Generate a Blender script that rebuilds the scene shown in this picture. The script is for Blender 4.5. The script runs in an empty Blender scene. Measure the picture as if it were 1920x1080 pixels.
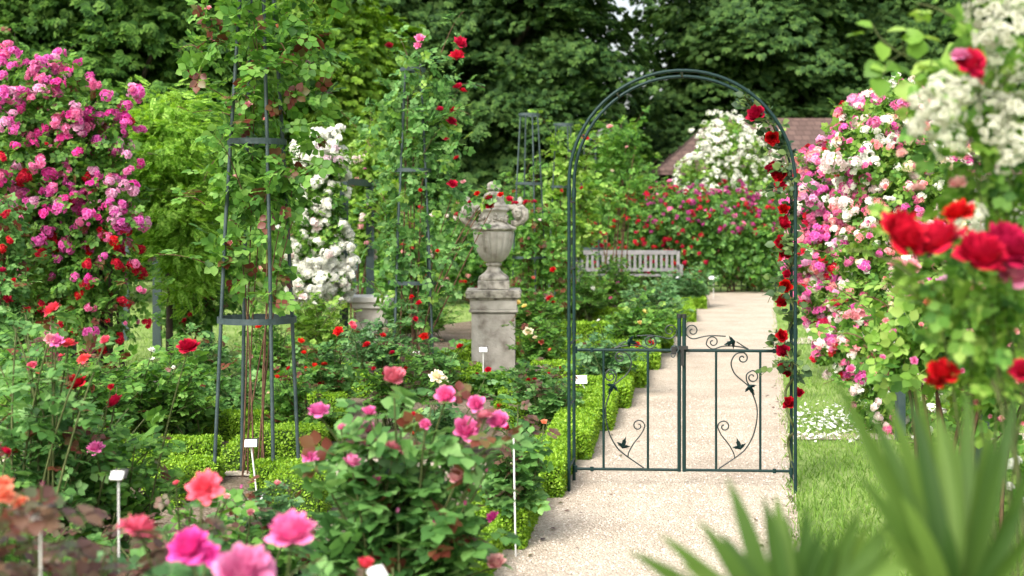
import bpy, math, random
import numpy as np
PI = math.pi
# ------------------------------------------------------------------ camera, world, sun, exposure
F = 2500.0          # focal length in photo pixels (photo is 1920 wide)
H = 1.6             # eye height
HY = 410.0          # horizon row in the photo
scene = bpy.context.scene
cam = bpy.data.cameras.new('camera'); camo = bpy.data.objects.new('camera', cam)
scene.collection.objects.link(camo); scene.camera = camo
camo.location = (0, 0, H); camo.rotation_euler = (PI/2, 0, 0)
cam.sensor_width = 36; cam.lens = 36*F/1920
cam.shift_y = -(540-HY)/1920
cam.clip_start = .05; cam.clip_end = 3000
cam.dof.use_dof = True; cam.dof.focus_distance = 8.2; cam.dof.aperture_fstop = 2.7
SUN_EL, SUN_AZ = math.radians(43), math.radians(-152)     # azimuth of the sun seen from the scene, clockwise from +Y
world = bpy.data.worlds.new('World'); scene.world = world; world.use_nodes = True
wn = world.node_tree; bg = wn.nodes['Background']
sky = wn.nodes.new('ShaderNodeTexSky'); sky.sky_type = 'NISHITA'; sky.sun_disc = False
sky.sun_elevation = SUN_EL; sky.sun_rotation = SUN_AZ; sky.air_density = 1.3; sky.dust_density = 6; sky.ozone_density = .6
hz = wn.nodes.new('ShaderNodeHueSaturation'); hz.inputs['Saturation'].default_value = .45   # thin white cloud: a paler sky
wn.links.new(sky.outputs['Color'], hz.inputs['Color']); wn.links.new(hz.outputs['Color'], bg.inputs['Color']); bg.inputs['Strength'].default_value = .15
sl = bpy.data.lights.new('sun', 'SUN'); so = bpy.data.objects.new('sun', sl); scene.collection.objects.link(so)
sl.energy = 1.25; sl.angle = math.radians(22); sl.color = (1, .95, .87)
sd = (math.sin(SUN_AZ)*math.cos(SUN_EL), math.cos(SUN_AZ)*math.cos(SUN_EL), math.sin(SUN_EL))
import mathutils
so.rotation_euler = mathutils.Vector(sd).to_track_quat('Z', 'Y').to_euler(); so.location = (0, 0, 30)
vs = scene.view_settings; vs.view_transform = 'Standard'; vs.look = 'None'; vs.gamma = 1; vs.exposure = 1.22
scene.render.engine = 'CYCLES'
cy = scene.cycles; cy.use_denoising = True; cy.max_bounces = 6; cy.diffuse_bounces = 3; cy.glossy_bounces = 2
cy.transmission_bounces = 4; cy.transparent_max_bounces = 4; cy.use_adaptive_sampling = True; cy.adaptive_threshold = .015
cy.caustics_reflective = False; cy.caustics_refractive = False
C = scene.collection

# ------------------------------------------------------------------ helpers
def P(px, py, d): return np.array([(px-960)/F*d, d, H-(py-HY)/F*d])
def G(px, py, z=0.0):
    d = F*(H-z)/(py-HY); return np.array([(px-960)/F*d, d, z])
def dep(py): return F*H/(py-HY)
def nrm(a): return a/np.maximum(np.linalg.norm(a, axis=-1, keepdims=True), 1e-9)

def mk(name, chunks, mats, parent=None, smooth=True, attr=None):
    """chunks: list of (V, F[, material index]); one mesh object in world coordinates (moved into its parent's frame)"""
    if not isinstance(mats, (list, tuple)): mats = [mats]
    Vs, loops, totals, mis, off = [], [], [], [], 0
    for ch in chunks:
        V, Fc = np.asarray(ch[0], float).reshape(-1, 3), np.asarray(ch[1], int)
        if len(Fc) == 0: continue
        mi = ch[2] if len(ch) > 2 else 0
        Vs.append(V); loops.append((Fc+off).ravel()); totals.append(np.full(len(Fc), Fc.shape[1]))
        mis.append(np.full(len(Fc), mi) if np.isscalar(mi) else np.asarray(mi)); off += len(V)
    V = np.concatenate(Vs); L = np.concatenate(loops); T = np.concatenate(totals); M = np.concatenate(mis)
    q = parent
    while q is not None: V = V-np.array(q.location); q = q.parent
    me = bpy.data.meshes.new(name)
    me.vertices.add(len(V)); me.vertices.foreach_set('co', V.astype(np.float32).ravel())
    me.loops.add(len(L)); me.loops.foreach_set('vertex_index', L.astype(np.int32))
    me.polygons.add(len(T)); me.polygons.foreach_set('loop_start', np.concatenate([[0], np.cumsum(T)[:-1]]).astype(np.int32))
    me.polygons.foreach_set('loop_total', T.astype(np.int32))
    me.polygons.foreach_set('material_index', M.astype(np.int32))
    me.polygons.foreach_set('use_smooth', np.full(len(T), smooth))
    for m in mats: me.materials.append(m)
    me.update(calc_edges=True)
    if attr is not None:
        a = me.attributes.new('tip', 'FLOAT', 'POINT'); a.data.foreach_set('value', np.asarray(attr, np.float32))
    o = bpy.data.objects.new(name, me); C.objects.link(o)
    if parent is not None: o.parent = parent
    return o
def tag(o, label, cat, group=None, kind=None):
    if label: o['label'] = label
    if cat: o['category'] = cat
    if group: o['group'] = group
    if kind: o['kind'] = kind
    return o
def thing(name, label, cat, loc, group=None):
    o = bpy.data.objects.new(name, None); C.objects.link(o); o.location = tuple(float(v) for v in loc)
    o.empty_display_size = .1
    return tag(o, label, cat, group)

def box(c, s, rz=0.0):
    x, y, z = np.array(s)/2
    V = np.array([[-x,-y,-z],[x,-y,-z],[x,y,-z],[-x,y,-z],[-x,-y,z],[x,-y,z],[x,y,z],[-x,y,z]])
    cs, sn = math.cos(rz), math.sin(rz)
    V = V@np.array([[cs,sn,0],[-sn,cs,0],[0,0,1]])+np.array(c)
    return V, np.array([[0,3,2,1],[4,5,6,7],[0,1,5,4],[1,2,6,5],[2,3,7,6],[3,0,4,7]])
def bar(a, b, w, t):
    """a flat bar from a to b, w wide sideways, t tall"""
    a, b = np.array(a, float), np.array(b, float); f = nrm(b-a); up = np.array([0,0,1.]) if abs(f[2]) < .9 else np.array([0,1.,0])
    s = nrm(np.cross(f, up)); u = np.cross(s, f); V = []
    for p in (a, b):
        for i, j in ((-1,-1),(1,-1),(1,1),(-1,1)): V.append(p+s*i*w/2+u*j*t/2)
    return np.array(V), np.array([[0,1,2,3],[7,6,5,4],[0,4,5,1],[1,5,6,2],[2,6,7,3],[3,7,4,0]])
def tube(pts, rad, n=8, closed=False):
    pts = np.asarray(pts, float); m = len(pts); rad = np.broadcast_to(np.asarray(rad, float), (m,))
    t = nrm(np.gradient(pts, axis=0)) if not closed else nrm(np.roll(pts,-1,0)-np.roll(pts,1,0))
    u = np.zeros_like(pts); ref = np.array([0,0,1.]) if abs(t[0][2]) < .9 else np.array([0,1.,0])
    s = nrm(np.cross(t[0], ref))
    for i in range(m):
        s = nrm(s-t[i]*np.dot(s, t[i])); u[i] = s
    v = np.cross(t, u); an = np.arange(n)*2*PI/n
    V = pts[:,None]+rad[:,None,None]*(np.cos(an)[None,:,None]*u[:,None]+np.sin(an)[None,:,None]*v[:,None])
    V = V.reshape(-1, 3); Fc = []
    for i in range(m if closed else m-1):
        j = (i+1) % m
        for k in range(n):
            l = (k+1) % n; Fc.append([i*n+k, i*n+l, j*n+l, j*n+k])
    if not closed:
        c0 = len(V); V = np.concatenate([V, pts[:1], pts[-1:]])
        for k in range(n):
            l = (k+1) % n; Fc.append([c0, l, k, c0]); Fc.append([c0+1, (m-1)*n+k, (m-1)*n+l, c0+1])
        Fq = np.array(Fc); good = Fq[:,0] != Fq[:,3]
        return V, Fq[good], Fq[~good][:, :3]
    return V, np.array(Fc), np.zeros((0,3), int)
def tubes(*ts, mi=0):
    """turn tube() results into chunks"""
    out = []
    for V, q, tr in ts:
        out.append((V, q, mi))
        if len(tr): out.append((V, tr, mi))
    return out
def lathe(prof, c, n=40, flute=None):
    prof = np.array(prof, float); an = np.arange(n)*2*PI/n; V = []
    for i, (r, z) in enumerate(prof):
        rr = np.full(n, r)
        if flute is not None: rr = rr*flute(an, i/(len(prof)-1))
        V.append(np.stack([rr*np.cos(an), rr*np.sin(an), np.full(n, z)], 1))
    V = np.concatenate(V)+np.array(c); Fc = []
    for i in range(len(prof)-1):
        for k in range(n):
            l = (k+1) % n; Fc.append([i*n+k, i*n+l, (i+1)*n+l, (i+1)*n+k])
    return V, np.array(Fc)
def bez(a, b, c, n=8):
    t = np.linspace(0, 1, n)[:,None]; return (1-t)**2*np.array(a)+2*t*(1-t)*np.array(b)+t*t*np.array(c)
def spline(pts, n=40):
    """Catmull-Rom through the points"""
    p = np.array(pts, float); p = np.concatenate([[2*p[0]-p[1]], p, [2*p[-1]-p[-2]]]); out = []; k = len(p)-3
    for i in range(k):
        for t in np.linspace(0, 1, max(2, n//k), endpoint=False):
            a, b, c, d = p[i:i+4]
            out.append(.5*((2*b)+(-a+c)*t+(2*a-5*b+4*c-d)*t*t+(-a+3*b-3*c+d)*t**3))
    out.append(p[-2]); return np.array(out)
def tile(tV, tF, R, L, S):
    V = np.einsum('mij,nj->mni', R, tV)*np.asarray(S)[:,None,None]+np.asarray(L)[:,None,:]
    return V.reshape(-1, 3), (tF[None]+(np.arange(len(R))*len(tV))[:,None,None]).reshape(-1, tF.shape[1])
def frames(f, n):
    f = nrm(f); n = nrm(n-f*np.sum(f*n, -1, keepdims=True)); s = np.cross(f, n)
    return np.stack([s, f, n], -1)

# ------------------------------------------------------------------ materials
def nodes(name):
    m = bpy.data.materials.new(name); m.use_nodes = True; nt = m.node_tree
    return m, nt, nt.nodes['Principled BSDF'], nt.nodes.new, nt.links.new
def ramp(nt, cols):
    r = nt.nodes.new('ShaderNodeValToRGB'); e = r.color_ramp.elements
    while len(e) < len(cols): e.new(.5)
    for i, c in enumerate(cols): e[i].position = i/(len(cols)-1); e[i].color = (*c, 1)
    return r
def leafmat(name, cols, rough=.5, spec=.35, trans=.3, tcol=None, patch=.5, pscale=2.5):
    m, nt, b, N, LK = nodes(name)
    g = N('ShaderNodeNewGeometry'); r = ramp(nt, cols)
    tc = N('ShaderNodeTexCoord'); no = N('ShaderNodeTexNoise'); no.inputs['Scale'].default_value = pscale
    LK(tc.outputs['Object'], no.inputs['Vector'])
    mx = N('ShaderNodeMath'); mx.operation = 'MULTIPLY_ADD'; mx.inputs[1].default_value = patch*2; mx.inputs[2].default_value = -patch
    LK(no.outputs['Fac'], mx.inputs[0])
    ad = N('ShaderNodeMath'); ad.operation = 'ADD'; ad.use_clamp = True
    LK(g.outputs['Random Per Island'], ad.inputs[0]); LK(mx.outputs[0], ad.inputs[1]); LK(ad.outputs[0], r.inputs['Fac'])
    LK(r.outputs['Color'], b.inputs['Base Color']); b.inputs['Roughness'].default_value = rough; b.inputs['Specular IOR Level'].default_value = spec
    tr = N('ShaderNodeBsdfTranslucent'); hs = N('ShaderNodeHueSaturation'); hs.inputs['Hue'].default_value = .485
    hs.inputs['Saturation'].default_value = 1.1; hs.inputs['Value'].default_value = 1.5
    LK(r.outputs['Color'], hs.inputs['Color']); LK(hs.outputs['Color'], tr.inputs['Color'])
    ms = N('ShaderNodeMixShader'); ms.inputs['Fac'].default_value = trans
    LK(b.outputs[0], ms.inputs[1]); LK(tr.outputs[0], ms.inputs[2])
    LK(ms.outputs[0], nt.nodes['Material Output'].inputs['Surface'])
    return m
def petalmat(name, base, tip, var=.25, trans=.25):
    m, nt, b, N, LK = nodes(name)
    at = N('ShaderNodeAttribute'); at.attribute_name = 'tip'; g = N('ShaderNodeNewGeometry'); oi = N('ShaderNodeObjectInfo')
    r = ramp(nt, [base, tip]); a1 = N('ShaderNodeMath'); a1.operation = 'MULTIPLY_ADD'; a1.inputs[1].default_value = var*2; a1.inputs[2].default_value = -var
    LK(g.outputs['Random Per Island'], a1.inputs[0])
    a2 = N('ShaderNodeMath'); a2.operation = 'ADD'; a2.use_clamp = True; LK(at.outputs['Fac'], a2.inputs[0]); LK(a1.outputs[0], a2.inputs[1])
    LK(a2.outputs[0], r.inputs['Fac'])
    hs = N('ShaderNodeHueSaturation'); h1 = N('ShaderNodeMath'); h1.operation = 'MULTIPLY_ADD'; h1.inputs[1].default_value = .016; h1.inputs[2].default_value = .492
    v1 = N('ShaderNodeMath'); v1.operation = 'MULTIPLY_ADD'; v1.inputs[1].default_value = .35; v1.inputs[2].default_value = .8
    LK(oi.outputs['Random'], h1.inputs[0]); LK(oi.outputs['Random'], v1.inputs[0])
    LK(h1.outputs[0], hs.inputs['Hue']); LK(v1.outputs[0], hs.inputs['Value']); LK(r.outputs['Color'], hs.inputs['Color'])
    LK(hs.outputs['Color'], b.inputs['Base Color']); b.inputs['Roughness'].default_value = .6; b.inputs['Specular IOR Level'].default_value = .2
    tr = N('ShaderNodeBsdfTranslucent'); LK(hs.outputs['Color'], tr.inputs['Color'])
    ms = N('ShaderNodeMixShader'); ms.inputs['Fac'].default_value = trans
    LK(b.outputs[0], ms.inputs[1]); LK(tr.outputs[0], ms.inputs[2]); LK(ms.outputs[0], nt.nodes['Material Output'].inputs['Surface'])
    return m
def noisemat(name, cols, scale, rough=.85, bump=.3, bscale=None, detail=6, metallic=0, spec=.3, dist=.02, coat=None):
    m, nt, b, N, LK = nodes(name)
    tc = N('ShaderNodeTexCoord'); no = N('ShaderNodeTexNoise'); no.inputs['Scale'].default_value = scale; no.inputs['Detail'].default_value = detail
    LK(tc.outputs['Object'], no.inputs['Vector'])
    st = N('ShaderNodeMapRange'); st.inputs[1].default_value = .3; st.inputs[2].default_value = .7; LK(no.outputs['Fac'], st.inputs[0])
    r = ramp(nt, cols); LK(st.outputs[0], r.inputs['Fac']); LK(r.outputs['Color'], b.inputs['Base Color'])
    b.inputs['Roughness'].default_value = rough; b.inputs['Metallic'].default_value = metallic; b.inputs['Specular IOR Level'].default_value = spec
    if bump:
        n2 = N('ShaderNodeTexNoise'); n2.inputs['Scale'].default_value = bscale or scale*4; n2.inputs['Detail'].default_value = 8
        LK(tc.outputs['Object'], n2.inputs['Vector']); bp = N('ShaderNodeBump'); bp.inputs['Strength'].default_value = bump; bp.inputs['Distance'].default_value = dist
        LK(n2.outputs['Fac'], bp.inputs['Height']); LK(bp.outputs[0], b.inputs['Normal'])
    return m
def gravelmat(name, cols, scale, patchcols, stain=.35):
    m, nt, b, N, LK = nodes(name)
    tc = N('ShaderNodeTexCoord'); vo = N('ShaderNodeTexVoronoi'); vo.inputs['Scale'].default_value = scale
    LK(tc.outputs['Object'], vo.inputs['Vector'])
    sp = N('ShaderNodeSeparateColor'); LK(vo.outputs['Color'], sp.inputs[0]); r = ramp(nt, cols); LK(sp.outputs[0], r.inputs['Fac'])
    no = N('ShaderNodeTexNoise'); no.inputs['Scale'].default_value = 1.7; no.inputs['Detail'].default_value = 7; no.inputs['Roughness'].default_value = .65
    LK(tc.outputs['Object'], no.inputs['Vector'])
    st = N('ShaderNodeMapRange'); st.inputs[1].default_value = .38; st.inputs[2].default_value = .68; st.inputs[4].default_value = stain; LK(no.outputs['Fac'], st.inputs[0])
    mx = N('ShaderNodeMix'); mx.data_type = 'RGBA'; LK(st.outputs[0], mx.inputs['Factor']); LK(r.outputs['Color'], mx.inputs[6])
    mx.inputs[7].default_value = (*patchcols, 1); LK(mx.outputs[2], b.inputs['Base Color']); b.inputs['Roughness'].default_value = .9
    b.inputs['Specular IOR Level'].default_value = .2
    bp = N('ShaderNodeBump'); bp.inputs['Strength'].default_value = .8; bp.inputs['Distance'].default_value = .012; bp.invert = True
    LK(vo.outputs['Distance'], bp.inputs['Height']); LK(bp.outputs[0], b.inputs['Normal'])
    return m

M = {}
M['rose'] = leafmat('rose_leaf', [(.035,.1,.026),(.08,.205,.052),(.14,.31,.08),(.23,.41,.14)], .5, .28, .4)
M['rose_blue'] = leafmat('rose_leaf_bluish', [(.035,.1,.036),(.08,.195,.068),(.135,.285,.1),(.21,.37,.16)], .46, .34, .38)
M['light'] = leafmat('light_leaf', [(.07,.16,.022),(.135,.28,.038),(.22,.38,.065),(.31,.45,.11)], .5, .3, .35)
M['mid'] = leafmat('mid_leaf', [(.035,.105,.02),(.08,.21,.036),(.14,.31,.052),(.21,.39,.09)], .52, .25, .4)
M['young'] = leafmat('young_leaf', [(.09,.02,.014),(.15,.04,.026),(.17,.075,.036),(.13,.14,.045)], .4, .4, .3)
M['bronze'] = leafmat('bronze_leaf', [(0.065,0.039,0.0325),(0.13,0.0585,0.0455),(0.169,0.104,0.065),(0.104,0.13,0.065)], .4, .45, .35)
M['box'] = leafmat('box_leaf', [(.08,.19,.012),(.15,.3,.018),(.24,.42,.03),(.32,.5,.06)], .5, .3, .3, patch=.35, pscale=9)
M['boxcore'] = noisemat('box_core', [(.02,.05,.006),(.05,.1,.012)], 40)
M['tree'] = leafmat('chestnut_leaf', [(.02,.062,.012),(.045,.12,.02),(.085,.19,.03),(.14,.26,.05)], .6, .15, .25, patch=.4, pscale=.35)
M['tree2'] = leafmat('dark_tree_leaf', [(.015,.045,.012),(.032,.082,.02),(.058,.125,.027),(.095,.175,.04)], .6, .15, .22, patch=.4, pscale=.35)
M['acacia'] = leafmat('yellow_green_leaf', [(.1,.24,.025),(.17,.35,.04),(.26,.47,.065),(.36,.55,.11)], .55, .25, .38, patch=.4, pscale=1.2)
M['lime'] = leafmat('lime_leaf', [(.05,.14,.01),(.095,.21,.018),(.16,.3,.028),(.24,.39,.045)], .5, .3, .35, patch=.45, pscale=.8)
M['palm'] = leafmat('palm_leaf', [(.02,.055,.009),(.04,.09,.014),(.065,.125,.02),(.1,.175,.032)], .6, .2, .35, patch=.3, pscale=3)
M['grass'] = leafmat('grass_blade', [(0.103,0.196,0.0345),(0.149,0.276,0.0517),(0.207,0.345,0.069),(0.276,0.391,0.103)], .6, .2, .3, patch=.7, pscale=.9)
M['stem'] = noisemat('green_stem', [(.05,.07,.02),(.11,.13,.045)], 20, .7, .2)
M['cane'] = noisemat('brown_cane', [(.07,.035,.022),(.17,.09,.055)], 25, .75, .3)
M['bark'] = noisemat('bark', [(.025,.02,.014),(.07,.055,.04)], 6, .9, .6, 18, dist=.05)
M['iron'] = noisemat('green_iron', [(.004,.02,.019),(.007,.028,.026)], 30, .5, .08, 60, spec=.25)
M['wire'] = noisemat('dark_wire', [(.012,.02,.019),(.02,.03,.028)], 30, .4, 0, spec=.5)
M['steel'] = noisemat('grey_green_iron', [(.022,.042,.044),(.045,.07,.072)], 14, .55, .15, 50, spec=.4)
M['stone'] = noisemat('weathered_stone', [(.2,.175,.145),(.37,.345,.305),(.47,.445,.4),(.55,.525,.475)], 7, .9, .6, 45, dist=.012)
M['stone2'] = noisemat('lichen_stone', [(.12,.11,.095),(.27,.25,.215),(.45,.42,.365),(.54,.51,.45)], 16, .92, .7, 60, dist=.012)
M['white'] = noisemat('white_paint', [(.58,.56,.52),(.72,.7,.66)], 9, .7, .1)
M['bench'] = noisemat('weathered_white_wood', [(.17,.165,.17),(.27,.265,.265)], 9, .8, .2)
M['sign'] = noisemat('white_plate', [(.7,.7,.68),(.78,.78,.76)], 30, .4, 0, spec=.5)
M['dark'] = noisemat('black_plastic', [(.015,.016,.015),(.025,.026,.025)], 20, .5, 0)
M['ink'] = noisemat('grey_ink', [(.2,.2,.21),(.28,.28,.29)], 20, .6, 0)
M['render'] = noisemat('grey_render', [(.26,.25,.245),(.34,.33,.325)], 3, .9, .15)
M['gravel'] = gravelmat('gravel', [(.37,.305,.235),(.49,.42,.335),(.555,.485,.39),(.64,.57,.47)], 95, (.3,.23,.17), .5)
M['soil'] = gravelmat('mulched_soil', [(.09,.065,.045),(.18,.13,.095),(.28,.215,.16),(.4,.33,.26)], 120, (.06,.055,.03), .8)
M['lawn'] = noisemat('lawn_ground', [(.11,.18,.04),(.19,.28,.07),(.28,.36,.12)], 2.2, .9, .5, 70, dist=.03)
def roofmat():
    m, nt, b, N, LK = nodes('roof_tile'); tc = N('ShaderNodeTexCoord'); br = N('ShaderNodeTexBrick'); br.inputs['Scale'].default_value = 2.2
    br.inputs['Color1'].default_value = (.125,.078,.066,1); br.inputs['Color2'].default_value = (.088,.054,.046,1); br.inputs['Mortar'].default_value = (.06,.035,.03,1)
    br.inputs['Mortar Size'].default_value = .03; br.inputs['Row Height'].default_value = .35; br.inputs['Brick Width'].default_value = .5
    mp = N('ShaderNodeMapping'); mp.inputs['Rotation'].default_value = (PI/2, 0, 0)
    LK(tc.outputs['Object'], mp.inputs[0]); LK(mp.outputs[0], br.inputs['Vector'])
    no = N('ShaderNodeTexNoise'); no.inputs['Scale'].default_value = .8; LK(tc.outputs['Object'], no.inputs['Vector'])
    mx = N('ShaderNodeMix'); mx.data_type = 'RGBA'; mx.blend_type = 'MULTIPLY'; mx.inputs[0].default_value = .5
    LK(br.outputs['Color'], mx.inputs[6]); LK(no.outputs['Color'], mx.inputs[7]); LK(br.outputs['Color'], b.inputs['Base Color'])
    b.inputs['Roughness'].default_value = .85
    bp = N('ShaderNodeBump'); bp.inputs['Strength'].default_value = .6; bp.inputs['Distance'].default_value = .05; bp.invert = True
    LK(br.outputs['Fac'], bp.inputs['Height']); LK(bp.outputs[0], b.inputs['Normal']); return m
M['roof'] = roofmat()
PM = {  # petal colours: heart of the petal, petal edge
 'pink': ((.6,.04,.27),(.86,.22,.5)), 'hotpink': ((.62,.012,.26),(.86,.1,.47)), 'oldpink': ((.5,.1,.16),(.72,.22,.3)),
 'palepink': ((.74,.2,.26),(.86,.55,.52)), 'coral': ((.62,.04,.1),(.86,.16,.24)), 'salmon': ((.78,.13,.07),(.86,.32,.2)),
 'red': ((.3,.001,.006),(.58,.007,.036)), 'deepred': ((.16,.002,.006),(.36,.006,.014)), 'crimson': ((.34,.004,.03),(.6,.012,.06)),
 'scarlet': ((.5,.006,.008),(.74,.02,.026)), 'magenta': ((.58,.03,.33),(.8,.2,.54)), 'lilac': ((.6,.2,.42),(.78,.45,.62)),
 'rosepink': ((.68,.08,.3),(.82,.28,.5)), 'white': ((.78,.79,.66),(.9,.9,.87)), 'blush': ((.74,.56,.54),(.86,.76,.75)),
 'cream': ((.76,.6,.36),(.84,.76,.6)), 'yellow': ((.74,.5,.06),(.82,.7,.3)), 'mauve': ((.3,.02,.14),(.5,.08,.28)),
 'creamy': ((.5,.52,.36),(.74,.75,.64)), 'softpink': ((.78,.22,.28),(.84,.42,.44)), 'twotone': ((.82,.12,.07),(.78,.07,.14)), 'velvet': ((.2,.001,.008),(.5,.004,.028))}
for k, (a, b_) in PM.items(): M['p_'+k] = petalmat('petal_'+k, a, b_)

# ------------------------------------------------------------------ leaf and bloom templates
LEAF = (np.array([[0,0,0],[0,.5,-.02],[0,1,-.12],[-.4,.36,.07],[-.32,.7,.02],[.4,.36,.07],[.32,.7,.02]]),
        np.array([[0,1,3],[3,1,4],[4,1,2],[0,5,1],[5,6,1],[6,2,1]]))
LEAF4 = (np.array([[0,0,0],[-.33,.5,.06],[0,1,-.1],[.33,.5,.06]]), np.array([[0,3,2],[0,2,1]]))
def join(ts):
    V, Fc, o = [], [], 0
    for v, f in ts: V.append(v); Fc.append(f+o); o += len(v)
    return np.concatenate(V), np.concatenate(Fc)
def turned(t, ang, off, sc, droop=0.0):
    v = t[0]*sc; c, s = math.cos(ang), math.sin(ang)
    v = np.stack([v[:,0]*c-v[:,1]*s, v[:,0]*s+v[:,1]*c, v[:,2]-droop*(v[:,1]**2)], 1)+np.array(off); return v, t[1]
def compound(L, pairs=2):
    ts = [turned(L, 0, (0,.6,-.04), .44)]
    for k in range(pairs):
        y = .56-.3*k
        for sg in (1, -1): ts.append(turned(L, sg*(-.95), (sg*.02, y, -.02), .4-.05*k))
    ts.append((np.array([[-.008,0,0],[.008,0,0],[.006,.62,-.03],[-.006,.62,-.03]]), np.array([[0,1,2],[0,2,3]])))
    return join(ts)
COMP, COMP4 = compound(LEAF), compound(LEAF4)
FERN = compound(LEAF4, 2)
def pinnate(n=7):
    ts = [turned(LEAF4, 0, (0,.86,-.06), .2)]
    for k in range(n):
        y = .12+.72*k/(n-1)
        for sg in (1, -1): ts.append(turned(LEAF4, sg*(-1.15), (0, y, -.02-.1*y*y), .26*(1-.4*abs(2*k/(n-1)-.8))))
    return join(ts)
PINN = pinnate()
def palmate(n=6):
    return join([turned(LEAF4, a, (0,0,0), 1-.28*abs(a)/1.4, .22) for a in np.linspace(-1.45, 1.45, n)])
PALMATE = palmate()
def spray(rng, n, tmpl, leafsize, droop=.35):
    """one flattened, drooping branch end carrying n leaves; unit radius, forward +Y"""
    r = np.sqrt(rng.random(n)); a = rng.uniform(-PI, PI, n); x = r*np.sin(a)*.8; y = r*np.cos(a)
    L = np.stack([x, y, -droop*r*r+rng.normal(0, .08, n)], 1)
    f = np.stack([x*.9+rng.normal(0,.35,n), y*.8+.5+rng.normal(0,.35,n), -.35+rng.normal(0,.2,n)], 1)
    nn = np.stack([rng.normal(0,.3,n), rng.normal(0,.3,n)+.2, np.ones(n)], 1)
    return tile(tmpl[0], tmpl[1], frames(f, nn), L, leafsize*rng.uniform(.7,1.2,n))

def rose_tpl(layers, seed, nu=5, nv=4, ripple=.05):
    rng = np.random.default_rng(seed); Vs, Fs, T, o = [], [], [], 0
    for (n, R, Hh, curl, W) in layers:
        ph = rng.uniform(0, 2*PI)
        for k in range(n):
            p0 = ph+2*PI*k/n+rng.normal(0,.12); rr = R*rng.uniform(.9,1.1); hh = Hh*rng.uniform(.92,1.08); cc = curl*rng.uniform(.6,1.4); sd_ = rng.uniform(0,6)
            u, v = np.meshgrid(np.linspace(-1,1,nu), np.linspace(0,1,nv))
            ve = v*(1-.16*u*u); w = W*np.sin(PI*(.14+.62*ve))
            r = rr*(.1+.9*ve**.5+.12*cc*ve**6)*(1+ripple*1.3*np.sin(3*u+sd_)*v)*(1-.12*u*u*v); z = hh*ve**1.5-cc*.9*ve**4+ripple*np.sin(4*u+sd_)*v*.9
            ph_ = p0+u*w
            Vs.append(np.stack([r*np.cos(ph_), r*np.sin(ph_), z-.42], -1).reshape(-1,3)); T.append(ve.ravel())
            q = [[i*nu+j, i*nu+j+1, (i+1)*nu+j+1, (i+1)*nu+j] for i in range(nv-1) for j in range(nu-1)]
            Fs.append(np.array(q)+o); o += nu*nv
    return np.concatenate(Vs), np.concatenate(Fs), np.concatenate(T)
FULL = [(5,1,.42,.36,.72),(6,.95,.66,.3,.58),(6,.84,.8,.26,.54),(6,.72,.88,.2,.54),(6,.58,.92,.15,.54),(6,.45,.94,.1,.54),(5,.33,.94,.06,.6),(4,.21,.92,.02,.75),(3,.11,.9,0,1)]
CUP = [(5,1,.75,.34,.72),(5,.86,.95,.2,.7),(5,.7,1.02,.12,.7),(5,.55,1.05,.06,.7),(4,.4,1.06,.03,.8),(4,.26,1.06,0,.8),(3,.14,1.04,0,1)]
LOOSE = [(6,1,.3,.34,.56),(6,.9,.54,.34,.48),(7,.78,.7,.3,.42),(7,.62,.8,.24,.4),(6,.46,.84,.15,.45),(5,.3,.84,.08,.55),(4,.16,.82,0,.7)]
LO = [(5,1,.55,.32,.7),(5,.86,.8,.22,.62),(5,.66,.9,.12,.62),(4,.44,.92,.03,.75),(3,.22,.92,0,1)]
BUD = [(4,.5,1.3,0,.9),(4,.4,1.4,-.05,.9),(3,.22,1.45,0,1.1)]
def mesh_of(name, V, Fc, T, mat, green=None):
    me = bpy.data.meshes.new(name); V = np.asarray(V)
    fs = [tuple(map(int, f)) for f in Fc]; nv = len(V); tips = list(T)
    if green is not None: fs += [tuple(int(i)+nv for i in f) for f in green[1]]; V = np.concatenate([V, green[0]]); tips += [0]*len(green[0])
    me.from_pydata([tuple(v) for v in V], [], fs)
    me.materials.append(mat); me.materials.append(M['stem'])
    for i, p in enumerate(me.polygons):
        p.use_smooth = True
        if i >= len(Fc): p.material_index = 1
    a = me.attributes.new('tip', 'FLOAT', 'POINT'); a.data.foreach_set('value', np.asarray(tips, np.float32)); return me
def calyx():
    ts = []
    for k in range(5):
        v, f = turned(LEAF4, 2*PI*k/5, (0,0,0), .8); v = v.copy(); v[:,2] = -.44-.05*np.hypot(v[:,0], v[:,1]); ts.append((v, f))
    v = np.array([[.12*math.cos(a), .12*math.sin(a), z] for z in (-.42,-.7) for a in np.arange(6)*PI/3])
    f = np.array([[k, (k+1)%6, 6+(k+1)%6] for k in range(6)]+[[k, 6+(k+1)%6, 6+k] for k in range(6)]); ts.append((v, f))
    return join(ts)
CAL = calyx(); _bm = {}
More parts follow.
